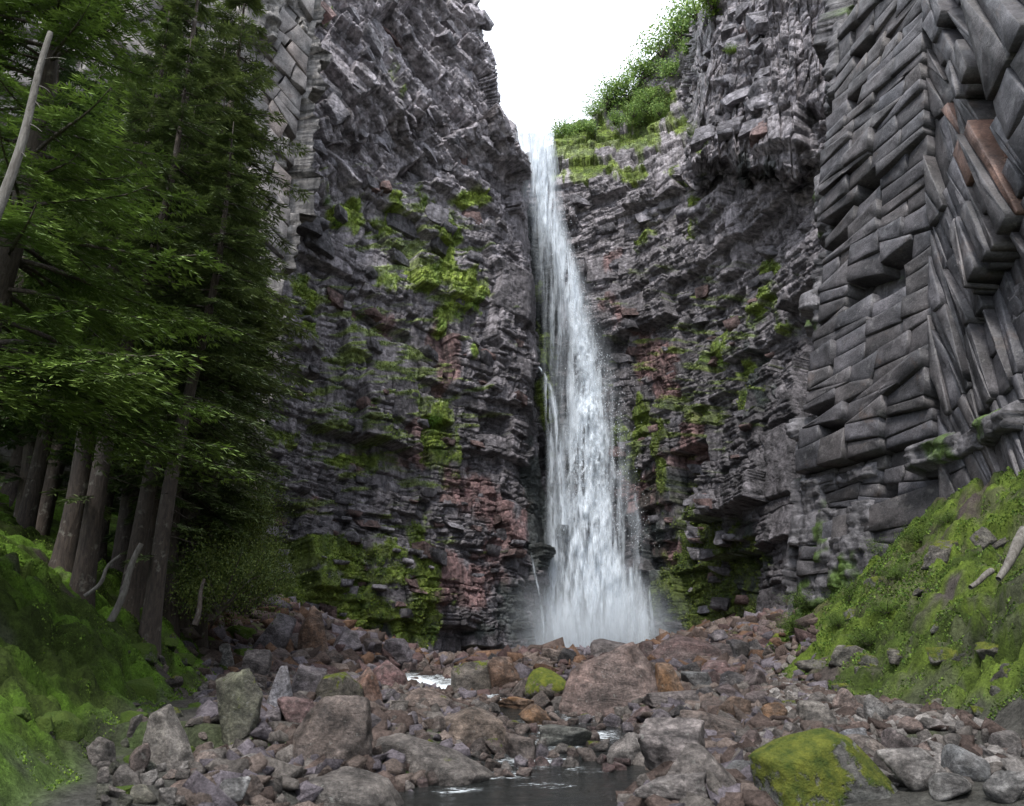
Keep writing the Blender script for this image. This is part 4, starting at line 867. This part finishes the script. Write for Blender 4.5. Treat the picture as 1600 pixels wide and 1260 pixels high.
# uncountable small rubble
def hull(seed):
    r = np.random.default_rng(seed); bm = bmesh.new()
    for _ in range(13):
        v = r.normal(size=3); v = v / np.max(np.abs(v)) * r.uniform(.75, 1) * [1, .75, .6]; bm.verts.new(v)
    bmesh.ops.convex_hull(bm, input=bm.verts); bmesh.ops.delete(bm, geom=[v for v in bm.verts if not v.link_faces], context='VERTS'); bmesh.ops.triangulate(bm, faces=bm.faces)
    bm.verts.index_update(); o = (np.array([v.co[:] for v in bm.verts]), np.array([[v.index for v in f.verts] for f in bm.faces])); bm.free(); return o
RV = [hull(700 + i) for i in range(16)]
def rubble(name, n, samp, size, cols, label, sd, mat=None):
    r = np.random.default_rng(sd); xs, ys_ = samp(r, n); zs = gz(xs, ys_); sz = size(r, n, ys_)
    C = np.array(cols)[r.integers(len(cols), size=n)] * r.uniform(.6, 1.35, (n, 1)); VV, FF, CC = [], [], []; k = 0
    for i in range(n):
        m = np.array((Matrix.Rotation(r.uniform(-3.14, 3.14), 3, 'Z') @ Matrix.Rotation(r.uniform(-.7, .7), 3, 'X') @ Matrix.Rotation(r.uniform(-.7, .7), 3, 'Y')))
        hv, hf = RV[i % 16]; v = (hv * sz[i] * np.array([1.25, 1.1, 1.0])) @ m.T + (xs[i], ys_[i], zs[i] + sz[i] * .15)
        VV.append(v); FF.append(hf + k); CC.append(np.repeat(C[i:i + 1], len(v), 0)); k += len(v)
    o = obj(name, mesh_np(name, np.concatenate(VV), np.concatenate(FF), M_GROUND, False, np.concatenate(CC))); tag(o, label, 'rubble', kind='stuff')
def s1(r, n): y = 24 + 40 * r.random(n) ** 1.1; u = r.uniform(-.42, .38, n); return u * y, y
def s2(r, n): y = r.uniform(8, 26, n); u = r.uniform(-.38, .38, n); return u * y, y
def s3(r, n): y = r.uniform(8, 22, n); return .3 * y + (xr(y) - .1 - .3 * y) * r.random(n), y
rubble('rubble', 6500, s1, lambda r, n, y: (.1 + .55 * r.random(n) ** 3) * (y / 40) ** .7, [RED, BRN, LAV, TAN, RUST], 'reddish broken rubble covering the slope below the cliffs', 1)
rubble('rubble', 3500, s2, lambda r, n, y: r.uniform(.06, .26, n), [GREY, TAN, BRN, LAV], 'small grey and brown stones filling the stream banks', 2)
rubble('rubble', 1500, s3, lambda r, n, y: r.uniform(.05, .2, n), [GREY, PALE, BRN], 'small stones under the green right bank', 3)

# ------------------------------------------------------------------ leafy cover
def quads(P, dirs, L, Wd, up=None, r=None, col=None):
    """narrow quads at P pointing along dirs"""
    n = len(P); rd = r.normal(size=(n, 3)); sd_ = np.cross(dirs, rd); sd_ /= np.linalg.norm(sd_, axis=1, keepdims=True) + 1e-9
    L = np.asarray(L).reshape(-1, 1); Wd = np.asarray(Wd).reshape(-1, 1)
    V = np.stack([P, P + dirs * L * .5 + sd_ * Wd * .5, P + dirs * L, P + dirs * L * .5 - sd_ * Wd * .5], 1)
    return V.reshape(-1, 3), np.arange(4 * n).reshape(n, 4), (np.repeat(col, 4, 0) if col is not None else None)
def cover(name, P, nrm, size, ca, cb, label, cat, sd, mat=M_MOSS):
    r = np.random.default_rng(sd); n = len(P); d = nrm * .7 + r.normal(size=(n, 3)) * .6 + np.array([0, 0, .3]); d /= np.linalg.norm(d, axis=1, keepdims=True)
    k = r.random((n, 1)); c = np.array(ca) * k + np.array(cb) * (1 - k)
    s = size * r.uniform(.5, 1.4, n) if np.isscalar(size) else size * r.uniform(.5, 1.4, n)
    V, Fc, cc = quads(P - d * .02, d, s, s * .7, r=r, col=c); o = obj(name, mesh_np(name, V, Fc, mat, False, cc)); tag(o, label, cat, kind='stuff'); return o
def pick(PP, NN, mask, n, sd):
    r = np.random.default_rng(sd); idx = np.flatnonzero(mask.ravel()); idx = r.choice(idx, min(n, len(idx)), replace=False)
    return PP.reshape(-1, 3)[idx] + r.normal(size=(len(idx), 3)) * .05, NN.reshape(-1, 3)[idx]
p, n_ = pick(L_P, L_N, L_M > .5, 26000, 1); cover('cliff_moss', p, n_, .12, (.19, .24, .035), (.05, .1, .016), 'yellow-green moss tufts on the ledges of the left cliff', 'moss', 1)
p, n_ = pick(R_P, R_N, R_M > .5, 26000, 2); cover('cliff_moss', p, n_, .13, (.18, .22, .04), (.05, .09, .018), 'green moss and grass on the ledges of the right cliff', 'moss', 2)
# bank moss
def bank(side_, n, sd, label, ca, cb, sz):
    r = np.random.default_rng(sd); y = 7.5 + 26 * r.random(n * 3) ** 1.4
    off = r.uniform(-.1, 7.5, n * 3) ** 1.0; x = xl(y) - off if side_ < 0 else xr(y) + off
    m = fbm(x * .5, y * .5, 0, 41, 5); m2 = fbm(x * 2.2, y * 2.2, 0, 43, 3); ok = ((m > .36) & (m2 > .42)); x, y = x[ok][:n], y[ok][:n]
    z = gz(x, y); P = np.stack([x, y, z + .02], 1); nr = np.stack([np.full(len(x), .6 * -side_), np.full(len(x), -.1), np.full(len(x), .8)], 1)
    return cover('moss', P, nr, sz * (y / 12) ** .6, ca, cb, label, 'moss', sd)
bank(-1, 110000, 11, 'bright green moss carpet on the left bank', (.15, .23, .03), (.045, .09, .012), .04)
bank(1, 110000, 12, 'green moss and low plants covering the right bank', (.13, .19, .03), (.04, .085, .015), .045)

# ------------------------------------------------------------------ trees
def tube(pts, rad, n=8):
    pts = np.array(pts, float); V = []; m = len(pts); t = np.gradient(pts, axis=0); t /= np.linalg.norm(t, axis=1, keepdims=True) + 1e-9
    ref = np.array([.3, .9, .1]); a = np.cross(t, ref); a /= np.linalg.norm(a, axis=1, keepdims=True) + 1e-9; b = np.cross(t, a)
    th = np.linspace(0, 2 * math.pi, n, endpoint=False)
    V = pts[:, None] + (a[:, None] * np.cos(th)[None, :, None] + b[:, None] * np.sin(th)[None, :, None]) * np.array(rad)[:, None, None]
    i = np.arange(m * n).reshape(m, n); j = np.roll(i, -1, 1); Fc = np.stack([i[:-1], j[:-1], j[1:], i[1:]], -1).reshape(-1, 4)
    return V.reshape(-1, 3), Fc
def joinm(parts):
    V = []; Fc = []; k = 0
    for v, f in parts: V.append(v); Fc.append(f + k); k += len(v)
    return np.concatenate(V), np.concatenate(Fc)
def spruce_meshes(sd, H, R0, clear, lean=0.0, whorl=.58, tw=16, seglen=.16, needle=.15, bright=1.0, trunk_r=None, droop=.45):
    r = np.random.default_rng(sd); tr = trunk_r or H * .012 + .05
    hz = np.linspace(-.4, H, 26); tp = np.stack([lean * hz + .12 * np.sin(hz * .5 + sd), .1 * np.sin(hz * .37 + sd * 2), hz], 1)
    trunk = tube(tp, tr * np.clip((1 - hz / H), .02, 1) ** .75 * (1 + .6 * np.exp(-(hz + .4) * 1.6)), 12)
    limbs = []; QP = []; QD = []; QL = []; QC = []
    h = clear * .45
    while h < H - .15:
        full = h > clear; nb = r.integers(4, 7) if full else r.integers(1, 3); f = (H - h) / (H - clear) if full else .5
        base = np.array([np.interp(h, hz, tp[:, 0]), np.interp(h, hz, tp[:, 1]), h])
        for k in range(nb):
            az_ = r.uniform(0, 2 * math.pi); L = max(.25, R0 * min(1, f) ** .75 * r.uniform(.7, 1.15)) * (.55 if not full else 1)
            up = r.uniform(-.05, .3) * (1 - .8 * f); m = 7; q = np.linspace(0, 1, m)
            dirh = np.array([math.cos(az_), math.sin(az_), 0]); zc = L * (up * q - droop * (.8 + .5 * f) * q ** 1.6 + .16 * q ** 4)
            pts = base + dirh * (L * q)[:, None] + np.array([0, 0, 1]) * zc[:, None]
            limbs.append(tube(pts, (.012 + .011 * L) * (1 - q * .85), 4))
            if not full:
                if r.random() < .6: continue
            nt_ = int(tw * L / R0) + 5; qs = np.linspace(.22, 1, nt_) + r.normal(size=nt_) * .02
            side_d = np.array([-dirh[1], dirh[0], 0])
            for q1 in qs:
                q1 = min(q1, 1); p0 = np.array([np.interp(q1, q, pts[:, a]) for a in range(3)]); tl = L * .34 * (1.15 - q1) + .14
                for sg in (-1, 1):
                    ns = max(2, int(tl / seglen)); d = side_d * sg * .8 + dirh * .65 + r.normal(size=3) * .12; d /= np.linalg.norm(d); e = (np.arange(ns) + .1) / ns
                    pp = p0 + d * (tl * e)[:, None] + np.array([0, 0, -1]) * (tl * .5 * e ** 1.5)[:, None]
                    for w2 in (-.8, -.28, .28, .8):
                        dd = d + np.cross(d, [0, 0, 1]) * w2 + r.normal(size=(ns, 3)) * .16; dd[:, 2] -= .28; dd /= np.linalg.norm(dd, axis=1, keepdims=True)
                        QP.append(pp); QD.append(dd); QL.append(np.full(ns, needle) * r.uniform(.8, 1.3, ns))
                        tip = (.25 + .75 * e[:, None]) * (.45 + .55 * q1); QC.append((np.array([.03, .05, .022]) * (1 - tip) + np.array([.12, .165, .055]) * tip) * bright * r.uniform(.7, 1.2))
        h += whorl * r.uniform(.6, 1.3)
    P_, D_, L_, C_ = np.concatenate(QP), np.concatenate(QD), np.concatenate(QL), np.concatenate(QC)
    # layered needles: a flat-lying quad
    sdv = np.cross(D_, np.array([0, 0, 1.0])) + r.normal(size=D_.shape) * .35; sdv /= np.linalg.norm(sdv, axis=1, keepdims=True) + 1e-9; Wn = (L_ * .25)[:, None]; LL = L_[:, None] * 1.35
    V = np.stack([P_, P_ + D_ * LL * .45 + sdv * Wn * .5, P_ + D_ * LL, P_ + D_ * LL * .45 - sdv * Wn * .5], 1).reshape(-1, 3)
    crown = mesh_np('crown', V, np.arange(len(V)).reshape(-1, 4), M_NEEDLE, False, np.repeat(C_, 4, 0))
    tm = mesh_np('trunk', *trunk, M_BARK, True); lm = mesh_np('limbs', *joinm(limbs), M_BARK, True)
    return tm, lm, crown, len(P_)
def place_spruce(ms, x, y, label, rz=0, sc=1, tint=(1, 1, 1), group='spruces on the left slope', name='spruce_tree'):
    z = float(gz(np.array(x), np.array(y))); e = empty(name, (x, y, z - .1)); e.rotation_euler.z = rz; e.scale = (sc,) * 3; tag(e, label, 'spruce', group)
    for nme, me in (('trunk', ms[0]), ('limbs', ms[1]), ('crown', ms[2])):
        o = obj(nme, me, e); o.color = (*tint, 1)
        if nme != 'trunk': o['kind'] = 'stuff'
    return e
SA = spruce_meshes(1, 18, 3.3, 7.5, .03, tw=15); SB = spruce_meshes(2, 16.5, 2.9, 5.5, .05, tw=15); SC = spruce_meshes(3, 15, 2.5, 3.0, -.02, tw=14)
SN = spruce_meshes(4, 19, 4.3, 2.6, .0, whorl=.52, tw=24, seglen=.13, needle=.125, bright=1.35, droop=.3)
print('needles', SA[3], SB[3], SC[3], SN[3])
def xy(px, D): return float(at(px, 930, D)[0])
place_spruce(SN, xy(-110, 13.0), 13.0, 'nearest spruce with bright green layered boughs at the left edge', 1.0, 1, (1.25, 1.3, .8))
place_spruce(SA, xy(82, 20), 20.0, 'tall spruce with a thick flaking brown trunk leftmost of the bare trunks', .4, 1, (1.35, 1.3, 1.2))
place_spruce(SB, xy(122, 19), 19.0, 'slender spruce with a smooth grey trunk beside the thick flaking one', 0.0, 1, (1.4, 1.3, 1.2))
place_spruce(SA, xy(210, 22), 22.0, 'dark trunked spruce in the middle of the grove', 2.4, .95, (1.2, 1.2, 1.1))
place_spruce(SB, xy(240, 19.5), 19.5, 'leaning spruce with a dark trunk forking near the ground', -.3, .9, (1.5, 1.4, 1.3))
place_spruce(SC, xy(262, 25), 25.0, 'spruce with olive boughs reaching down to the mossy rocks', 1.3, 1.3, (1.15, 1.1, .95))
place_spruce(SB, xy(290, 29), 29.0, 'thin-topped spruce in front of the beige cliff', 2.2, 1.35, (1.6, 1.5, 1.35))
place_spruce(SC, xy(320, 27), 27.0, 'rightmost low spruce beside the rubble slope', .2, 1.05, (1.6, 1.5, 1.3))
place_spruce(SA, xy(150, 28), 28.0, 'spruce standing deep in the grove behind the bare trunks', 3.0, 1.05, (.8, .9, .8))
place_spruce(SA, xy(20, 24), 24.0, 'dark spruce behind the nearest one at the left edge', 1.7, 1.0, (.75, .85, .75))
place_spruce(SB, xy(225, 24), 24.0, 'tall olive spruce rising in the middle of the grove', 4.1, 1.45, (1.6, 1.45, 1.35))
place_spruce(SA, xy(255, 28), 28.0, 'tall spruce whose olive crown stands against the beige cliff', 5.2, 1.5, (1.6, 1.45, 1.3))
place_spruce(SB, xy(288, 26), 26.0, 'tall olive spruce on the right side of the grove', 3.3, 1.4, (1.45, 1.35, 1.1))
place_spruce(SB, xy(220, 31), 31.0, 'back spruce between the olive one and the beige cliff', .9, 1.3, (1.0, 1.05, .9))
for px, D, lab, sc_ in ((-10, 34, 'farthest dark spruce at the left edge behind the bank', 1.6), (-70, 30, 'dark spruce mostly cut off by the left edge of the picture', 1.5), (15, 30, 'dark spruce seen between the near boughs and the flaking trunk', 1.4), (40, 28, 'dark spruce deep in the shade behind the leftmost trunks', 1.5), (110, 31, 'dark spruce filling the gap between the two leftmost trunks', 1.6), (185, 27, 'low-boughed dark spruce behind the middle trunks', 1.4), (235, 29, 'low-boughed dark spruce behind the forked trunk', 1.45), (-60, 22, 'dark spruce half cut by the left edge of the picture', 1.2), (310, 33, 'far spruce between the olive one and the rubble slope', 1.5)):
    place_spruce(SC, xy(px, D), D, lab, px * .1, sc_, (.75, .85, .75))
# dead leaning snag
a, b = at(-12, 350, 8.6), at(84, 52, 8.8); pts = [a + (b - a) * k + np.array([.05 * math.sin(5 * k), 0, .02 * math.sin(9 * k)]) for k in np.concatenate([np.linspace(-2.3, -.75, 8), np.linspace(-.6, 1, 16)])]
sn = empty('dead_tree', tuple(pts[0])); tag(sn, 'bare grey dead trunk leaning in front of the upper left spruces', 'dead tree')
V, Fc = tube(pts, np.linspace(.11, .036, 24), 12); obj('trunk', mesh_np('trunk', V - pts[0], Fc, M_DEAD, True), sn)
r = random.Random(3)
for k in (.35, .5, .62, .7, .85):
    p0 = a + (b - a) * k; d = np.array([r.uniform(.3, .9), r.uniform(-.3, .1), r.uniform(-.1, .35)]); q = np.linspace(0, 1, 5)[:, None]
    V, Fc = tube(p0 + d * q * .4 + np.array([0, 0, -.12]) * q ** 2, [.012, .010, .008, .006, .003], 5); obj('dead_branch', mesh_np('dead_branch', V - pts[0], Fc, M_DEAD, True), sn)
def stick(px0, py0, px1, py1, D, r0, r1, label, mat, bend=.05, name='broken_trunk', cat='dead wood'):
    a, b = at(px0, py0, D), at(px1, py1, D + .4); q = np.linspace(0, 1, 9); pts = a + (b - a) * q[:, None] + np.array([1, 0, 0]) * (bend * np.sin(q * 6))[:, None]
    V, Fc = tube(pts, np.linspace(r0, r1, 9), 9); o = obj(name, mesh_np(name, V - a, Fc, mat, True)); o.location = a; tag(o, label, cat)
stick(172, 972, 222, 850, 18, .085, .06, 'short grey leaning trunk stump between the bare spruce trunks', M_DEAD)
stick(132, 932, 190, 868, 17.6, .05, .03, 'thin pale fallen branch propped against the smooth grey trunk', M_DEAD, .1, 'fallen_branch')
stick(304, 978, 320, 905, 17, .07, .03, 'short dark broken stem standing on the mossy rocks', M_BARK, .03)
stick(1560, 905, 1604, 830, 13.5, .05, .12, 'pale fallen trunk lying on the green right bank', M_DEAD, .02, 'fallen_log')
stick(1516, 918, 1550, 892, 14, .04, .06, 'short pale log end poking from the moss of the right bank', M_DEAD, .02, 'fallen_branch')

# ------------------------------------------------------------------ shrubs
def shrub_mesh(sd, n=900, leaf=.16, col=((.11, .16, .035), (.04, .08, .02))):
    r = np.random.default_rng(sd); limbs = []; P_ = []
    for k in range(9):
        az_ = r.uniform(0, 6.28); el = r.uniform(.5, 1.4); d = np.array([math.cos(az_) * math.cos(el), math.sin(az_) * math.cos(el), math.sin(el)]); L = r.uniform(.6, 1.0); q = np.linspace(0, 1, 5)[:, None]
        pts = d * q * L + np.array([0, 0, -.1]) * q ** 2 + r.normal(size=(5, 3)) * .03 * q; limbs.append(tube(pts, np.linspace(.025, .006, 5), 4))
        m = n // 9; c = pts[r.integers(2, 5, m)]; P_.append(c + r.normal(size=(m, 3)) * np.array([.17, .17, .13]))
    P_ = np.concatenate(P_); k = r.random((len(P_), 1)); C = np.array(col[0]) * k + np.array(col[1]) * (1 - k); d = r.normal(size=P_.shape) + [0, 0, -.2]; d /= np.linalg.norm(d, axis=1, keepdims=True)
    V, Fc, cc = quads(P_, d, leaf * r.uniform(.6, 1.2, len(P_)) * .5, leaf * .35, r=r, col=C)
    return mesh_np('branches', *joinm(limbs), M_BARK, True), mesh_np('leaves', V, Fc, M_LEAF, False, cc)
SH = [shrub_mesh(i, 1500, .17) for i in range(4)]; SHB = [shrub_mesh(20 + i, 5200, .075, ((.1, .13, .035), (.03, .055, .016))) for i in range(3)]
def shrub(P_, s, label, group=None, tint=(1, 1, 1), k=0, name='shrub', sz=1.0):
    e = empty(name, tuple(P_)); e.scale = (s, s, s * sz); e.rotation_euler.z = k * 1.7; tag(e, label, 'shrub' if name != 'birch_tree' else 'birch', group)
    for nme, me in zip(('branches', 'leaves'), SHB[k % 3] if name in ('bush', 'plant', 'fern') else SH[k % 4]): o = obj(nme, me, e); o.color = (*tint, 1); o['kind'] = 'stuff'
    return e
def DRr(px, py): return float(np.interp(px, [780, 830, 880, 930, 1000, 1100, 1200, 1340], [78, 79, 78, 77, 74, 65, 54, 43]) + 5 * (1080 - py) / 1000 + 13 * ss(285, 150, np.array(float(py))) * ss(1110, 1070, np.array(float(px))))
RID = [(884, 214, 36, 'shrub at the lip of the waterfall on its right'), (908, 206, 30, 'small shrub just right of the one at the lip of the waterfall'), (930, 176, 26, 'low shrub leaning out over the first rock step'), (948, 160, 40, 'shrub above the first rock step of the skyline'),
       (976, 146, 42, 'shrub with a pointed crown on the skyline left of the dark rock knob'), (1004, 118, 48, 'round shrub above the dark rock knob'), (1012, 158, 34, 'grey-green shrub on the grassy ledge below the skyline'), (1034, 84, 54, 'tall bushy birch on the skyline slope'),
       (1052, 118, 40, 'birch on the slope just below the tall bushy one'), (1066, 56, 58, 'birch below the top of the visible skyline'), (1092, 26, 62, 'topmost birch of the visible skyline'), (1030, 175, 28, 'low shrub beside the ledge under the buttress'), (1078, 84, 34, 'shrub against the left side of the buttress'),
       (1112, 8, 50, 'birch at the upper edge of the picture on the buttress'), (1145, 78, 16, 'small yellow-green bush clinging to the buttress face'), (990, 178, 30, 'shrub in the middle of the grassy ledge'), (960, 190, 26, 'small shrub at the left end of the grassy ledge')]
for i, (px, py, hh, lab) in enumerate(RID):
    D = DRr(px, py) - (6.5 if px > 1100 else 1.0); s = hh * D * 1.15 / F
    shrub(at(px, py + 6, D), s * 1.05, lab, 'shrubs and birches along the skyline', (2.9, 2.7, 3.3) if px < 1100 else (1.6, 1.6, .8), i, 'birch_tree' if 'birch' in lab else 'shrub')
for i, (px, py, hh, lab) in enumerate([(687, 668, 30, 'bright green fern clump halfway up the left cliff'), (483, 500, 24, 'green plant hanging on the left cliff near the beige rock'), (516, 318, 20, 'plant in a crack high on the left cliff'), (540, 345, 20, 'plant on the stepped ledge high on the left cliff')]):
    p_ = surf_pt('L', px, py); shrub(p_ + np.array([0, -.5, 0]), hh * p_[1] / F, lab, None, (1.4, 2.0, .8), i, 'fern')
# low bushes on the two banks
rb = random.Random(17)
LB = [(330, 930, 26), (370, 900, 28), (385, 830, 29), (395, 760, 32), (380, 960, 26), (400, 930, 30), (350, 870, 28), (405, 690, 36), (340, 960, 24), (398, 870, 31)]
for i, (px, py, D) in enumerate(LB):
    p_ = at(px, py, D); z = float(gz(np.array(p_[0]), np.array(p_[1]))); 
    shrub((p_[0], p_[1], min(p_[2], z + 2.5) if i % 2 else p_[2]), 1.9, where(px, py, 'olive leafy bush' if i % 2 else 'dense olive bush'), 'bushes at the edge of the spruce grove', (1.3, 1.2, .9), i, 'bush', 1.3)
RB = [(1300, 905), (1340, 880), (1380, 870), (1400, 905), (1270, 950), (1330, 940), (1440, 850), (1480, 820), (1310, 980), (1385, 960), (1240, 990), (1360, 1010)]
for i, (px, py) in enumerate(RB):
    p_, k_ = hit(px, py); shrub(p_, rb.uniform(.5, .9) * p_[1] / 20, where(px, py, 'low leafy plant on the bank'), 'low plants on the right bank', (1.1, 1.25, .8), i + 2, 'plant', .7)
print('objects', len(bpy.data.objects), 'tris', sum(len(m.polygons) for m in bpy.data.meshes))
